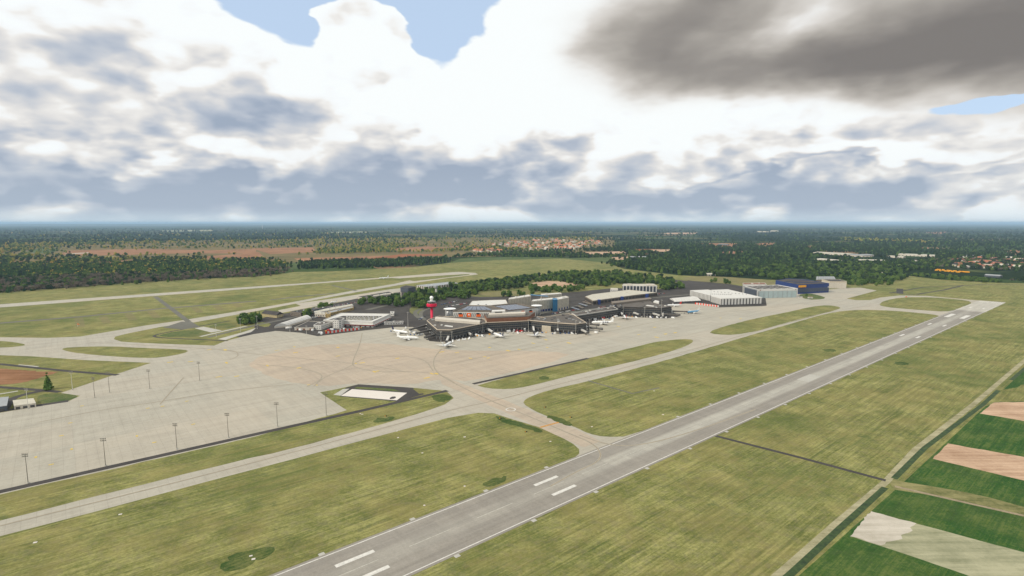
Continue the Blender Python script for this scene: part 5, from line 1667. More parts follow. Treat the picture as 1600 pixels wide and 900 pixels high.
def build_vehicles():
    M('car_white', (0.75, 0.75, 0.73), .3, .05); M('car_silver', (0.42, 0.43, 0.44), .3, .1, .3, .4); M('car_black', (0.03, 0.03, 0.035), .25, .2); M('car_red', (0.40, 0.02, 0.02), .3, .1); M('car_blue', (0.04, 0.09, 0.25), .3, .1)
    cars = {c: car_mesh('parked_car', 'car_' + c) for c in ('white', 'silver', 'black', 'red', 'blue')}
    trucks = {c: car_mesh('service_truck', m, 7.5, 2.5, 3.0, True) for c, m in (('white', 'car_white'), ('red', 'car_red'), ('yellow', 'sign_yellow'))}
    lots = [((500, 482.5), (556, 472.8), 42, 'beside the north terraces'), ((505, 485.4), (552, 476.2), 20, 'before the white terrace'), ((592, 464.8), (628, 459.4), 30, 'in the lot before the black roofed shed'), ((598, 466.2), (625, 461.4), 26, 'in the lot before the black roofed shed'),
            ((690, 476), (716, 470.5), 16, 'on the terraced park behind the red tower'), ((695, 480), (730, 474), 20, 'on the terraced park behind the red tower'), ((862, 491), (905, 483.4), 18, 'on the upper terminal road'), ((905, 488.5), (948, 481.6), 22, 'on the deck behind the grey roofed pier'), ((1000, 462), (1040, 458.6), 14, 'on the road past the parking hall'), ((655, 500), (664, 494), 5, 'by the ramp near the red tower'), ((935, 481), (990, 474), 24, 'on the upper terminal road'), ((480, 497), (505, 495), 10, 'by the vaulted tent')]
    for (x0, y0), (x1, y1), n, where in lots:
        a, b = G(x0, y0), G(x1, y1)
        ang = math.atan2((b - a).y, (b - a).x) + math.pi / 2
        for i in range(n):
            p = a.lerp(b, (i + random.uniform(.1, .5)) / n)
            c = random.choice(('white', 'white', 'silver', 'black', 'black', 'red', 'blue'))
            z = 16.0 if False else .16
            tag(obj('parked_car', cars[c], None, (p.x, p.y, z), ang + random.choice((0, math.pi))), '%s car parked %s' % (c, where), 'car', 'cars parked ' + where)
    for (x, y, c, where) in ((807.5, 518.6, 'red', 'before the rust brown link'), (814, 518.6, 'red', 'before the rust brown link'), (795, 518.6, 'white', 'before the rust brown link'), (803, 518.2, 'white', 'before the rust brown link'), (820, 516, 'white', 'before the rust brown link'), (744.5, 524.6, 'white', 'west of the link'), (754, 526, 'white', 'west of the link'),
                             (931, 520.5, 'white', 'at the tip of the grey roofed pier'), (1052, 497.5, 'white', 'at the tip of the brown pier'), (942, 497.8, 'red', 'near the navy marked jet'), (930, 500, 'white', 'near the navy marked jet'), (960.5, 495.2, 'white', 'at the low gate building'), (963, 495, 'white', 'at the low gate building'),
                             (514, 517.2, 'red', 'behind the blast fence at the cargo hall'), (519, 516, 'white', 'behind the blast fence at the cargo hall'), (538, 515.4, 'white', 'behind the blast fence at the cargo hall'), (500, 521, 'white', 'at the end of the cargo blast fence'), (503, 522.4, 'white', 'at the end of the cargo blast fence'), (469, 516.4, 'white', 'before the flat dark shed'), (488, 517, 'white', 'before the flat dark shed'),
                             (658, 523.6, 'white', 'among the dark air bridges'), (648, 521, 'white', 'among the dark air bridges'), (642, 519, 'white', 'beside the dark tailed jet'), (634, 513.5, 'white', 'by the mast near the cargo dock')):
        p = G(x, y)
        tag(obj('service_truck', trucks[c], None, (p.x, p.y, .16), random.uniform(0, 6.28)), '%s service truck %s' % (c, where), 'truck', 'service trucks ' + where)
    for i in range(20):
        p = G(1462 + i * 2.6 + random.uniform(-1.4, 1.4), 421.8 + i * .22 + random.choice((0, 1.2)))
        o = tag(obj('yellow_truck', trucks['yellow'], None, (p.x, p.y, .06), random.uniform(1.3, 1.8)), 'yellow truck in the row behind the hedge of trees', 'truck', 'yellow trucks parked in a row')
        o.scale = (1.5, 1.5, 1.6)
    # carts, loaders and steps on the stands
    def cart(mat, kind):
        mb = MB()
        if kind == 0:
            mb.box((0, 0, .75), (3.0, 1.6, .2)).box((0, 0, 1.45), (2.6, 1.5, 1.2))
        else:
            mb.hexa([(-2.5, -.9, .5), (2.5, -.9, .5), (2.5, .9, .5), (-2.5, .9, .5), (-2.5, -.9, 3.6), (-1.4, -.9, 3.6), (-1.4, .9, 3.6), (-2.5, .9, 3.6)]).box((0, 0, .4), (5.4, 1.8, .3))
        for x in (-1.1, 1.1):
            for q in (-.7, .7): mb.tube((x, q - .12, .3), (x, q + .12, .3), .3, .3, 8, 1)
        return mb.mesh('baggage_cart' if kind == 0 else 'boarding_steps', [mat, 'tyre_black'])
    kinds = [(cart('car_white', 1), 'boarding_steps', 'white boarding steps'), (cart('pale_steel', 0), 'baggage_cart', 'pale baggage cart'), (cart('car_blue', 0), 'baggage_cart', 'blue baggage cart'), (cart('sign_yellow', 0), 'baggage_cart', 'yellow baggage cart')]
    stands = [((690, 538), (735, 530), 9, 'below the cream edged terminal'), ((742, 526), (830, 519.5), 14, 'before the rust brown link'), ((845, 521), (905, 523.5), 9, 'along the grey roofed pier'), ((925, 505), (962, 496.5), 9, 'beside the low dark gate building'), ((980, 496), (1045, 498.5), 10, 'along the brown pier'), ((605, 517), (660, 526), 8, 'between the two white jets and the air bridges'), ((505, 519), (570, 512), 8, 'behind the cargo blast fence')]
    for (x0, y0), (x1, y1), n, where in stands:
        for i in range(n):
            t = (i + random.uniform(.1, .9)) / n
            p = G(x0 + (x1 - x0) * t, y0 + (y1 - y0) * t + random.uniform(-1.2, .6))
            me, nm, word = random.choice(kinds)
            tag(obj(nm, me, None, (p.x, p.y, .16), random.uniform(0, 6.28)), '%s standing %s' % (word, where), 'cart' if 'cart' in nm else 'steps', 'ground equipment ' + where)
    # taxiway sign boards
    k = 0
    for (x, y) in ((782, 654.6), (822, 675.4), (852, 637), (892, 653), (603, 651)):
        p = G(x, y)
        e = thing('taxi_sign', 'black and yellow taxiway sign board in grass by the runway link', 'sign', (p.x, p.y, .1), random.uniform(-.5, .5), 'taxiway signs in the grass'); e.scale = (.6, .6, .6)
        obj('board', MB().box((0, 0, 1.1), (4.2, .3, 1.3)).mesh('board', 'tyre_black'), e)
        obj('yellow_field', MB().box((-1.2, -.1, 1.1), (1.5, .3, 1.0)).mesh('yellow_field', 'sign_yellow'), e)
        for s in (-1.5, 1.5): obj('post', MB().box((s, 0, .25), (.15, .15, .6)).mesh('post', 'grey_metal'), e)
    p = G(121.5, 511)
    e = thing('wind_sock', 'orange and white wind sock frame standing on the northern grass', 'wind sock', p)
    part('pole', MB().tube((p.x, p.y, 0), (p.x, p.y, 6), .2, .15, 6), 'pale_steel', e)
    part('sock', MB().tube((p.x, p.y, 5.6), (p.x + 3.6, p.y, 5.0), .8, .35, 10), 'orange_poster', e)
    p = G(1416, 464.5)
    e = thing('marker_board', 'orange marker frame on the grass loop at the runway end', 'marker', p)
    part('board', MB().box((p.x, p.y, 1.4), (4, .4, 1.8)), 'orange_poster', e)
    part('post', MB().box((p.x, p.y + .4, .5), (.3, .3, 1.0)), 'pale_steel', e)


# ------------------------------------------------------------------ distant town
def build_town():
    kinds = []
    for roof in ('roof_tile_orange', 'roof_tile_brown', 'roof_dark', 'pale_roof'):
        L, W, Hh = 17, 11, 6
        wall = MB().box((0, 0, Hh / 2), (L, W, Hh + .2)).mesh('wall', 'render_wall')
        a = .6
        rf = MB().add([(-L / 2 - a, -W / 2 - a, Hh + .12), (L / 2 + a, -W / 2 - a, Hh + .12), (L / 2 + a, W / 2 + a, Hh + .12), (-L / 2 - a, W / 2 + a, Hh + .12), (-L / 2 - a, 0, Hh + 5.5), (L / 2 + a, 0, Hh + 5.5)],
                      [(0, 1, 5, 4), (2, 3, 4, 5), (0, 4, 3), (1, 2, 5), (3, 2, 1, 0)]).mesh('roof', roof)
        kinds.append((wall, rf))
    zones = [([(765, 384), (790, 377), (870, 373), (935, 375), (942, 381), (900, 390), (820, 390)], 200, (0, 0, 0, 0, 1, 3), '%s house in the village beyond the meadows', 'houses of the far village', 1.2),
             ([(1484, 412), (1500, 404), (1560, 405), (1620, 407), (1620, 421), (1540, 421), (1495, 418)], 75, (0, 1, 1, 2, 2, 3), '%s house among dark trees in the settlement beyond the east fence', 'houses of the eastern settlement', 1.25),
             ([(740, 392), (770, 389), (790, 393), (760, 397)], 14, (0, 0, 1), '%s farmhouse at the wood edge before the village', 'farmhouses at the wood edge', 1.3)]
    for poly, n, ks, lab, grp, sc in zones:
        k = 0
        while k < n:
            x, y = random.uniform(min(p[0] for p in poly), max(p[0] for p in poly)), random.uniform(min(p[1] for p in poly), max(p[1] for p in poly))
            if not inside((x, y), poly): continue
            p = G(x, y)
            kk = random.choice(ks)
            e = thing('house', lab % ('orange tiled', 'brown tiled', 'dark roofed', 'pale roofed')[kk], 'house', p, random.choice((.3, 1.87, .5, 2.1)), grp)
            s = sc * random.uniform(.8, 1.25)
            e.scale = (s * random.uniform(.9, 1.6), s, s)
            w, r = kinds[kk]
            obj('wall', w, e); obj('roof', r, e)
            k += 1
    sheds = [(1270, 396.6, 1325, 399.6, 9, 'long white roofed factory beyond the wood'), (1271.5, 407, 1304, 410, 8, 'thin white roofed shed in front of the long factory'), (1326, 399.8, 1347, 401.6, 8, 'grey roofed works joined to the long factory'), (1347, 401.6, 1367, 400.4, 8, 'cream roofed works joined to the grey roofed works'), (1343, 409, 1383, 410, 8, 'white works with small roof units behind the hangar wood'),
             (1388, 402.6, 1411, 403.6, 8, 'small pale works between two wood belts'), (1402, 399.2, 1462, 401.8, 8, 'longest pale shed beyond the eastern wood'), (1420, 409.6, 1431, 410.4, 7, 'little white shed at the wood below the longest pale shed'), (1503, 402, 1537, 403, 9, 'broad grey roofed hall above the settlement'), (1554, 405.4, 1568, 406.6, 9, 'white roofed hall at the top of the settlement'), (1544, 421, 1557, 422, 8, 'bright white roofed barn at the front of the settlement'),
             (1502, 418.4, 1513, 419, 7, 'white roofed barn beside the settlement houses'), (1358, 428.6, 1378, 429.6, 6, 'pale yard building behind the east fence'), (1320, 429.4, 1332, 429.6, 5, 'low white hut at the wood edge by the beige hangar'), (1538, 432.4, 1562, 434, 6, 'dark roofed depot at the end of the yellow van row'), (1106, 431.2, 1118, 431, 6, 'white gabled barn beside the dry meadow'), (1178, 362.6, 1200, 363, 20, 'pale blocks of a distant district near the horizon'), (1204, 361.8, 1214, 362, 26, 'white tower block of a distant district near the horizon'), (1122, 383, 1136, 383.4, 8, 'farm hall with pale roof among the dark woods'), (985, 403.8, 1012, 404, 7, 'reddish grey halls at the dark wood edge')]
    for (x0, y0, x1, y1, H, lab) in sheds:
        a, b = G(x0, y0), G(x1, y1)
        d = b - a; n = Vector((-d.y, d.x, 0)).normalized()
        if n.y < 0: n = -n
        dep = min(90, max(25, d.length * .55))
        poly = ccw([tuple((a).to_2d()), tuple(b.to_2d()), tuple((b + n * dep).to_2d()), tuple((a + n * dep).to_2d())])
        c = mid(poly)
        dark = 'dark' in lab or 'grey' in lab
        e = thing('factory_hall', lab, 'hall', c)
        part('wall', MB().prism(poly, -.1, H), 'slate_wall' if 'dark' in lab else 'render_wall', e)
        gable(e, poly, H + .02, H + 3.5, 'grey_metal' if dark else 'pale_roof', .4) if H < 15 else part('roof', MB().prism(poly, H + .02, H + .6), 'pale_roof', e)
        for q0, q1 in edges(poly):
            if (q1 - q0).length > 20: row('gate', e, q0, q1, 2.2, 5, 4.2, max(3, int((q1 - q0).length / 18)), ('dark_metal',), .3)
    # wind turbines and radio mast on the horizon
    tz = [(410, 357.5, 150), (424, 358, 90)]
    for (x, y, H) in tz[:1]:
        p = G(x, y)
        e = thing('radio_mast', 'tall white radio mast on the distant plain by the horizon', 'mast', p)
        part('shaft', MB().tube((p.x, p.y, -1), (p.x, p.y, 175), 6, 3, 8), 'paint_white', e)
        part('platform', MB().tube((p.x, p.y, 120), (p.x, p.y, 128), 10, 10, 10), 'pale_steel', e)


build_planes(); build_bridges(); build_masts(); build_vehicles(); build_town()

# ------------------------------------------------------------------ trees
def foliage_mat(name, stops, bright=1.0):
    m, t, bs = new_mat(name)
    oi = t.new('ShaderNodeObjectInfo').outputs['Random']
    tc = t.new('ShaderNodeTexCoord').outputs['Object']
    n = t.noise(tc, 0.35, 3, 0.7)
    f = t.math('ADD', t.math('MULTIPLY', oi, 0.72), t.math('MULTIPLY', n, 0.28))
    t.put(bs.inputs['Base Color'], t.ramp(f, stops))
    bs.inputs['Roughness'].default_value = 0.9
    bs.inputs['Specular IOR Level'].default_value = 0.12
    return m


foliage_mat('leaf_green', [(.1, (.045, .085, .020)), (.5, (.085, .145, .030)), (.9, (.135, .19, .042))])
foliage_mat('leaf_dark_shaded', [(.1, (.015, .034, .013)), (.5, (.030, .054, .020)), (.9, (.055, .080, .028))])  # dark foliage, lowered further to carry cloud shade over the eastern woods
foliage_mat('leaf_conifer', [(.1, (.024, .062, .020)), (.5, (.055, .12, .028)), (.9, (.14, .21, .04))])
foliage_mat('leaf_yellow', [(.1, (.11, .17, .03)), (.35, (.24, .27, .05)), (.65, (.42, .36, .07)), (.9, (.50, .31, .07))])
foliage_mat('leaf_bare', [(.1, (.09, .075, .052)), (.5, (.16, .13, .095)), (.9, (.25, .205, .15))])
M('bark', (0.085, 0.068, 0.05), .9, .25, 1.5)


def leaf_cloud(mb, pts, size, count_scale=1.0):
    """leaf-sized faces around clump centres; each centre (x,y,z,r)"""
    V, F = [], []
    for (x, y, z, r) in pts:
        # lumpy core
        n = int(26 * count_scale)
        d = rng.normal(size=(n, 3)); d /= np.linalg.norm(d, axis=1)[:, None]
        rad = r * (0.62 + 0.45 * rng.random(n))
        c = np.array((x, y, z)) + d * rad[:, None] * np.array((1, 1, .85))
        nr = d + rng.normal(scale=.45, size=(n, 3)); nr /= np.linalg.norm(nr, axis=1)[:, None]
        for i in range(n):
            a = np.cross(nr[i], (0.3, 0.5, 0.8)); a /= np.linalg.norm(a); b = np.cross(nr[i], a)
            s = size * (0.6 + 0.8 * rng.random())
            o = len(V)
            k = 5
            ph = rng.random() * 6.28
            for q in range(k):
                t = ph + 2 * math.pi * q / k
                rr = s * (0.7 + 0.5 * rng.random())
                V.append(tuple(c[i] + (a * math.cos(t) + b * math.sin(t)) * rr))
            F.append(tuple(range(o, o + k)))
    mb.add(V, F)
    return mb


def core(mb, pts):
    ico_v = []; t = (1 + 5 ** .5) / 2
    base = [(-1, t, 0), (1, t, 0), (-1, -t, 0), (1, -t, 0), (0, -1, t), (0, 1, t), (0, -1, -t), (0, 1, -t), (t, 0, -1), (t, 0, 1), (-t, 0, -1), (-t, 0, 1)]
    fcs = [(0, 11, 5), (0, 5, 1), (0, 1, 7), (0, 7, 10), (0, 10, 11), (1, 5, 9), (5, 11, 4), (11, 10, 2), (10, 7, 6), (7, 1, 8), (3, 9, 4), (3, 4, 2), (3, 2, 6), (3, 6, 8), (3, 8, 9), (4, 9, 5), (2, 4, 11), (6, 2, 10), (8, 6, 7), (9, 8, 1)]
    k = 1 / math.sqrt(1 + t * t)
    for (x, y, z, r) in pts:
        mb.add([(x + v[0] * k * r * .66 * rng.uniform(.8, 1.15), y + v[1] * k * r * .66 * rng.uniform(.8, 1.15), z + v[2] * k * r * .6 * rng.uniform(.8, 1.15)) for v in base], fcs)


def crown_broad(H, W, n, size=1.0):
    pts = []
    for i in range(n):
        u = rng.random(); th = rng.random() * 6.28
        zz = H * (.24 + .60 * rng.random())
        rel = (zz - H * .24) / (H * .70)
        rm = W / 2 * math.sqrt(max(.08, 1 - (rel - .35) ** 2 / .55)) * .62
        r = W * rng.uniform(.17, .27)
        pts.append((rm * math.sqrt(u) * math.cos(th), rm * math.sqrt(u) * math.sin(th), zz, r))
    pts.append((0, 0, H * .88, W * .18))
    mb = MB(); core(mb, pts); leaf_cloud(mb, pts, size)
    return mb


def crown_conifer(H, W, tiers=9):
    pts = []
    for i in range(tiers):
        t = i / (tiers - 1)
        z = H * (.10 + .86 * t); rr = W / 2 * (1 - t) ** .85 + .25
        k = max(1, int(6 * (1 - t)) + 1)
        for j in range(k):
            a = 6.28 * j / k + i * 1.3 + rng.random() * .5
            pts.append((rr * .6 * math.cos(a), rr * .6 * math.sin(a), z + rng.uniform(-.4, .4), max(.5, rr * .62)))
    mb = MB(); core(mb, pts); leaf_cloud(mb, pts, .75, .7)
    return mb


def crown_bare(H, W):
    mb = MB()
    for i in range(26):
        a = rng.random() * 6.28; l = H * rng.uniform(.35, .62); el = rng.uniform(.5, 1.35)
        z0 = H * rng.uniform(.2, .45)
        d = Vector((math.cos(a) * math.cos(el), math.sin(a) * math.cos(el), math.sin(el)))
        p1 = Vector((0, 0, z0)) + d * l
        mb.tube((0, 0, z0), p1, .16, .05, 3, 0, False)
        for j in range(3):
            q = Vector((0, 0, z0)).lerp(p1, rng.uniform(.4, .9))
            dd = (d + Vector(rng.normal(scale=.6, size=3))).normalized()
            mb.tube(q, q + dd * l * .4, .09, .03, 3, 0, False)
    pts = [(rng.normal() * W * .2, rng.normal() * W * .2, H * rng.uniform(.4, .85), W * .22) for _ in range(7)]
    leaf_cloud(mb, pts, .55, .8)
    return mb


def trunk(H, r):
    mb = MB()
    mb.tube((0, 0, -.3), (0, 0, H * .45), r, r * .6, 7)
    for i in range(5):
        a = 1.26 * i + .4
        mb.tube((0, 0, H * (.25 + .04 * i)), (math.cos(a) * H * .18, math.sin(a) * H * .18, H * (.5 + .05 * i)), r * .45, r * .15, 5)
    return mb


PROTO = {}
def proto(kind, crown, H, r, mat):
    PROTO.setdefault(kind, []).append((crown.mesh('crown', mat), trunk(H, r).mesh('trunk', 'bark')))
for s in range(3): proto('green', crown_broad(13, 14, 16, 1.15), 13, .40, 'leaf_green')
for s in range(2): proto('dark', crown_broad(14, 13, 14, 1.1), 14, .40, 'leaf_dark_shaded')
for s in range(2): proto('conifer', crown_conifer(18, 7.5), 18, .32, 'leaf_conifer')
for s in range(2): proto('yellow', crown_broad(13, 11, 11), 13, .36, 'leaf_yellow')
for s in range(2): proto('bare', crown_bare(12, 9), 12, .28, 'leaf_bare')


# zones: (outline in the survey photograph, trees per unit, {kind: weight}, label place)
Z = [
    ([(365, 505), (372, 498), (408, 498), (406, 506), (385, 508)], 22, {'green': 5, 'conifer': 1}, 'clump beside the west service road'),
    ([(556, 480), (575, 474.5), (600, 477.5), (628, 481), (665, 482), (684, 471), (672, 461), (640, 464), (600, 468.5), (560, 474)], 120, {'green': 5, 'dark': 1}, 'grove behind the cargo hall'),
    ([(640, 458), (668, 454), (700, 455), (745, 455), (748, 461), (735, 468), (712, 466), (690, 470), (665, 466)], 85, {'green': 5, 'dark': 1}, 'grove round the old concrete tower'),
    ([(703, 448), (760, 442), (830, 433), (880, 427), (960, 426), (1005, 431), (1045, 437), (1062, 446), (1068, 452), (1034, 454), (1032, 446), (970, 443.5), (948, 449), (912, 447.5), (866, 439), (832, 441.5), (820, 449), (790, 454), (755, 456), (705, 455)], 860, {'green': 5, 'dark': 2}, 'wood behind the hotel'),
    ([(820, 450), (865, 450.5), (910, 449.5), (915, 455.5), (870, 458), (826, 456)], 60, {'green': 1}, 'row between hotel and pale yard'),
    ([(786, 463), (830, 460), (836, 462), (790, 465)], 8, {'green': 1}, 'row behind the pale flat hall'),
    ([(1060, 430), (1140, 433), (1178, 431), (1210, 437), (1250, 436), (1285, 434), (1330, 438), (1352, 440), (1400, 431), (1440, 421), (1420, 412), (1330, 411), (1250, 415), (1150, 418), (1060, 424)], 1150, {'green': 4, 'dark': 3}, 'wood behind the hangars'),
    ([(1324, 447), (1352, 446.5), (1356, 441), (1328, 440)], 26, {'green': 1}, 'clump beside the beige hangar'),
    ([(1368, 447), (1394, 446), (1392, 442), (1370, 442.5)], 12, {'green': 1}, 'clump on the grass beyond the hangars'),
    ([(1354, 441.5), (1400, 434), (1420, 432), (1412, 438), (1362, 445)], 60, {'green': 3, 'dark': 2}, 'belt between the hangars and the east hedge'),
    ([(1418, 431), (1470, 437), (1520, 441), (1565, 442), (1562, 439), (1500, 434), (1440, 428.5)], 150, {'green': 5, 'dark': 1}, 'hedge of trees along the east fence'),
    ([(1576, 441), (1680, 443), (1680, 436), (1580, 436)], 50, {'dark': 3, 'bare': 1}, 'dark copse at the east fence'),
    ([(1085, 440), (1090, 438), (1160, 443), (1150, 446)], 6, {'green': 1}, 'dry meadow by the striped warehouse'),
    ([(500, 482), (530, 478), (528, 480), (502, 484)], 3, {'green': 1}, 'north terraces'),
    ([(473, 494), (484, 493), (484, 495), (474, 496)], 3, {'green': 1}, 'lot beside the vaulted tent'),
]
# woods farther out: (outline, per-pixel density, kinds)
FAR = [
    ([(-250, 478), (0, 457), (100, 451), (200, 443), (300, 437), (400, 432), (440, 428), (440, 420), (300, 428), (150, 431), (0, 437), (-250, 446)], .55, {'bare': 9, 'dark': 1, 'conifer': .6, 'green': .6}),
    ([(-250, 446), (0, 437), (150, 431), (300, 428), (440, 420), (440, 410), (300, 411), (150, 415), (0, 414), (-250, 424)], .62, {'conifer': 5, 'dark': 2, 'yellow': 2, 'green': 3}),
    ([(474, 420), (616, 417), (695, 409), (695, 404), (560, 408), (474, 410)], .7, {'conifer': 3, 'dark': 4, 'green': 1}),
    ([(-250, 424), (0, 414), (150, 414), (300, 410), (420, 407), (420, 402), (200, 405), (0, 404), (-250, 408)], .42, {'yellow': 3, 'green': 2, 'dark': 3}),
    ([(-250, 406), (0, 404), (200, 400), (420, 398), (700, 392), (800, 392), (940, 386), (940, 372), (700, 372), (400, 376), (0, 382), (-250, 384)], .22, {'yellow': 7, 'green': 4, 'dark': 1}),
    ([(420, 398), (700, 394), (780, 390), (780, 380), (600, 380), (420, 384)], .10, {'yellow': 6, 'green': 2}),
    ([(760, 400), (800, 396), (900, 398), (960, 392), (1010, 396), (1000, 402), (900, 403), (800, 401)], .40, {'dark': 3, 'green': 2, 'conifer': 1}),
    ([(700, 402), (760, 396), (880, 391), (905, 392), (860, 399), (760, 401)], .35, {'green': 3, 'dark': 3}),
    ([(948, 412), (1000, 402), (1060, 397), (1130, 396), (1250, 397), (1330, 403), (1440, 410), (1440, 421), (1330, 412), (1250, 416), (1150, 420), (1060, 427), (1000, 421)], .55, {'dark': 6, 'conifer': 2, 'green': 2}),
    ([(905, 392), (960, 384), (1100, 380), (1300, 380), (1500, 382), (1700, 384), (1900, 388), (1900, 412), (1640, 410), (1480, 404), (1330, 402), (1250, 396), (1060, 397), (980, 396)], .34, {'dark': 8, 'green': 1, 'conifer': 2}),  # mostly dark trees, standing in for a cloud shadow on this land
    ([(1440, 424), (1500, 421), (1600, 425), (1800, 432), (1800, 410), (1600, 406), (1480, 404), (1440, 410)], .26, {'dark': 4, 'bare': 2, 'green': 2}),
    ([(1316, 372), (1453, 378), (1453, 380), (1400, 379), (1316, 376)], .7, {'yellow': 4, 'green': 1}),  # sunlit patch of wood, its brightness put in as yellow tree colour
    ([(930, 386), (960, 384), (1100, 380), (1300, 380), (1700, 384), (1900, 384), (1900, 366), (1400, 365), (1000, 367), (930, 372)], .22, {'dark': 9, 'green': 1}),  # dark kinds again take the place of cloud shade
    ([(-250, 384), (0, 382), (400, 376), (700, 372), (940, 372), (940, 362), (400, 363), (-250, 366)], .20, {'dark': 7, 'yellow': 1, 'green': 2}),
    ([(-250, 366), (400, 363), (940, 362), (1000, 366), (1900, 366), (1900, 357), (-250, 357)], .16, {'dark': 9, 'green': 1}),
]
KIND_NAME = {'green': 'broadleaf_tree', 'dark': 'broadleaf_tree', 'conifer': 'conifer_tree', 'yellow': 'autumn_tree', 'bare': 'bare_tree'}
KIND_WORD = {'green': 'green broadleaf tree', 'dark': 'dark broadleaf tree', 'conifer': 'tall narrow conifer', 'yellow': 'yellowing tree', 'bare': 'leafless tree'}


def one_tree(kind, p, sc, rz, label, group):
    cm, tm = random.choice(PROTO[kind])
    e = thing(KIND_NAME[kind], label, 'tree', p, rz, group)
    e.scale = (sc * random.uniform(.85, 1.15), sc * random.uniform(.85, 1.15), sc)
    obj('trunk', tm, e); obj('crown', cm, e)


FIELD_HOLES = []


def build_trees():
    pool = []                      # (size on the picture, kind, point, scale, place)
    def pick(w):
        ks = list(w); return random.choices(ks, [w[k] for k in ks])[0]
    for poly, n, w, place in Z:
        xs = [p[0] for p in poly]; ys = [p[1] for p in poly]
        k = 0
        while k < n:
            x, y = random.uniform(min(xs), max(xs)), random.uniform(min(ys), max(ys))
            if not inside((x, y), poly): continue
            p = G(x, y)
            sc = random.uniform(.7, 1.25) * (.7 if 'east fence' in place else 1)
            pool.append((sc / p.length, pick(w), p, sc, place)); k += 1
    pool.sort(key=lambda t: -t[0])
    one_tree('conifer', G(75.5, 609), 1.12, .4, 'lone dark conifer on the grass by the left sheds', None)
    one_tree('conifer', G(376, 503), .95, .4, 'single conifer rising from the round trees by the service road', None)
    one_tree('green', G(1260, 463), .5, .4, 'small lone tree on the grass wedge before the blue hangar', None)
    for s, kind, p, sc, place in pool[:270]:
        one_tree(kind, p, sc, random.uniform(0, 6.28), '%s in the %s' % (KIND_WORD[kind], place), 'trees of the ' + place)
    pts = {k: [] for k in PROTO}
    for s, kind, p, sc, place in pool[270:]:
        pts[kind].append((p, sc))
    clear = [q for q in CLEARINGS]
    for poly, dens, w in FAR:
        xs = [p[0] for p in poly]; ys = [p[1] for p in poly]
        n = int(abs(area2(poly)) / 2 * dens)
        k = 0; tries = 0
        # woods thin out in drifts
        while k < n and tries < n * 14:
            tries += 1
            x, y = random.uniform(min(xs), max(xs)), random.uniform(min(ys), max(ys))
            if not inside((x, y), poly): continue
            if any(inside((x, y), c) for c in clear): tries -= 0; continue
            p = G(x, y)
            if y < 412 and random.random() > .25:
                h = math.sin(p.x * .0021 + p.y * .0009) + math.sin(p.y * .0017 - p.x * .0008 + 2) + .6 * math.sin(p.x * .006 + 1) * math.sin(p.y * .0031)
                if h < -.15: continue
            far = p.length
            p = p + Vector((random.gauss(0, 22), random.gauss(0, .014 * far if far < 5000 else 70), 0))
            sc = random.triangular(.5, 1.5, .9) * (1.0 if far < 3500 else 1.15 if far < 6000 else 1.5 if far < 9000 else 2.0)
            kind = pick(w)
            if kind == 'bare': sc *= 1.05
            pts[kind].append((p, sc)); k += 1
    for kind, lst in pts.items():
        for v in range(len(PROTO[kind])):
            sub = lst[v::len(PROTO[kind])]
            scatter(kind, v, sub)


CLEARINGS = [[(95, 399), (105, 390.5), (400, 388.5), (405, 397), (290, 397), (140, 400)], [(0, 414), (0, 408.5), (92, 408), (90, 412.6)], [(312, 401), (400, 395), (424, 404.5), (325, 408)], [(130, 412.6), (230, 403.6), (244, 407), (150, 415.6)], [(380, 389), (500, 386), (498, 395), (420, 404.5), (380, 406)], [(459, 403), (695, 396.5), (692, 400.4), (570, 408), (466, 409)],
             [(598, 389.6), (669, 384.6), (730, 389), (642, 393.6)], [(911, 393.6), (980, 392), (978, 399), (916, 399.4)], [(985, 389), (1050, 389), (1046, 394), (988, 394)], [(1105, 393.6), (1190, 391), (1150, 397.6)], [(1090, 379.6), (1155, 379.6), (1150, 387), (1127, 387)], [(1180, 379.6), (1213, 378.6), (1206, 386), (1188, 386)], [(1236, 383.6), (1285, 383.6), (1275, 388.6)], [(1433, 386), (1471, 386.6), (1464, 391.6)], [(1572, 390.6), (1596, 390.6), (1595, 399), (1572, 398)],
             [(1262, 393), (1330, 395), (1372, 398), (1372, 404), (1330, 403), (1266, 400)], [(1265, 404), (1310, 406), (1306, 412), (1268, 410)], [(1338, 405), (1388, 406), (1386, 413), (1338, 412)], [(1384, 398.4), (1466, 396), (1466, 404), (1414, 406), (1385, 405)], [(1100, 415), (1130, 410), (1142, 414), (1112, 419)], [(1500, 399), (1540, 399), (1540, 405), (1500, 404)],
             [(446, 421), (448, 411), (474, 409), (478, 419)], [(1354, 425), (1384, 426), (1380, 432), (1356, 431)], [(1436, 417), (1520, 419), (1530, 432), (1440, 428)], [(1100, 427), (1122, 427), (1120, 433), (1102, 433)]]


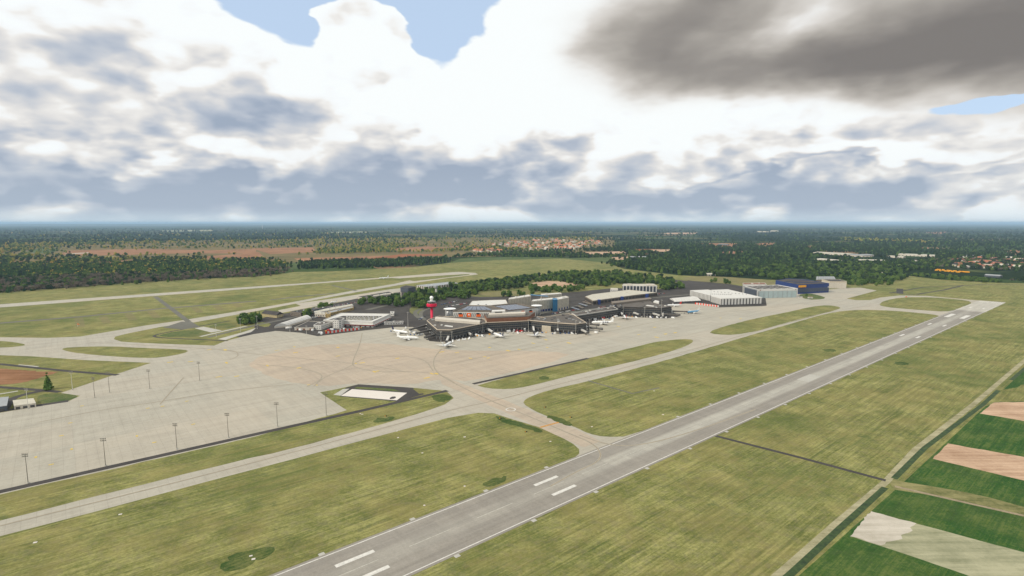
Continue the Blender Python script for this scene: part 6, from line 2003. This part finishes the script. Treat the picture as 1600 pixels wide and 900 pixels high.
def scatter(kind, v, lst):
    """a wood nobody could count: one object, trees set on its points"""
    if not lst: return
    cm, tm = PROTO[kind][v]
    src = bpy.data.objects.new('wood_tree', cm)
    me = bpy.data.meshes.new('woodland')
    me.from_pydata([tuple(p) for p, s in lst], [], [])
    at = me.attributes.new('tree_scale', 'FLOAT', 'POINT'); at.data.foreach_set('value', [s for p, s in lst])
    ar = me.attributes.new('tree_turn', 'FLOAT', 'POINT'); ar.data.foreach_set('value', [random.uniform(0, 6.28) for _ in lst])
    o = obj('woodland', me)
    tag(o, {'green': 'mass of green broadleaf woodland round the airport', 'dark': 'mass of dark woodland stretching to the horizon', 'conifer': 'mass of conifer forest beyond the north runway', 'yellow': 'yellowing autumn trees scattered over the far fields', 'bare': 'leafless brown brush along the north forest edge'}[kind], 'woodland', kind='stuff')
    ng = bpy.data.node_groups.new('set_trees', 'GeometryNodeTree')
    ng.interface.new_socket('Geometry', in_out='INPUT', socket_type='NodeSocketGeometry')
    ng.interface.new_socket('Geometry', in_out='OUTPUT', socket_type='NodeSocketGeometry')
    N = ng.nodes
    gi, go = N.new('NodeGroupInput'), N.new('NodeGroupOutput')
    ins = N.new('GeometryNodeInstanceOnPoints'); oi = N.new('GeometryNodeObjectInfo')
    oi.inputs['Object'].default_value = src
    a1 = N.new('GeometryNodeInputNamedAttribute'); a1.data_type = 'FLOAT'; a1.inputs['Name'].default_value = 'tree_scale'
    a2 = N.new('GeometryNodeInputNamedAttribute'); a2.data_type = 'FLOAT'; a2.inputs['Name'].default_value = 'tree_turn'
    cx = N.new('ShaderNodeCombineXYZ')
    Lk = ng.links.new
    Lk(gi.outputs[0], ins.inputs['Points']); Lk(oi.outputs['Geometry'], ins.inputs['Instance'])
    Lk(a2.outputs['Attribute'], cx.inputs['Z']); Lk(cx.outputs[0], ins.inputs['Rotation']); Lk(a1.outputs['Attribute'], ins.inputs['Scale'])
    Lk(ins.outputs[0], go.inputs[0])
    md = o.modifiers.new('trees', 'NODES'); md.node_group = ng


build_trees()


# ------------------------------------------------------------------ haze
def build_haze():
    S = 175000.0
    mb = MB().hexa([(-S, -4000, -1.5), (S, -4000, -1.5), (S, S, -1.5), (-S, S, -1.5), (-S, -4000, 260), (S, -4000, 260), (S, S, 260), (-S, S, 260)])
    m = bpy.data.materials.new('haze_air'); m.use_nodes = True
    nt = m.node_tree; nt.nodes.clear()
    out = nt.nodes.new('ShaderNodeOutputMaterial'); pv = nt.nodes.new('ShaderNodeVolumePrincipled')
    pv.inputs['Color'].default_value = (0.52, 0.76, 1.0, 1)
    pv.inputs['Density'].default_value = HAZE
    nt.links.new(pv.outputs[0], out.inputs['Volume'])
    me = mb.mesh('haze', m)
    o = tag(obj('haze', me), kind='stuff')


HAZE = 2.8e-5
build_haze()
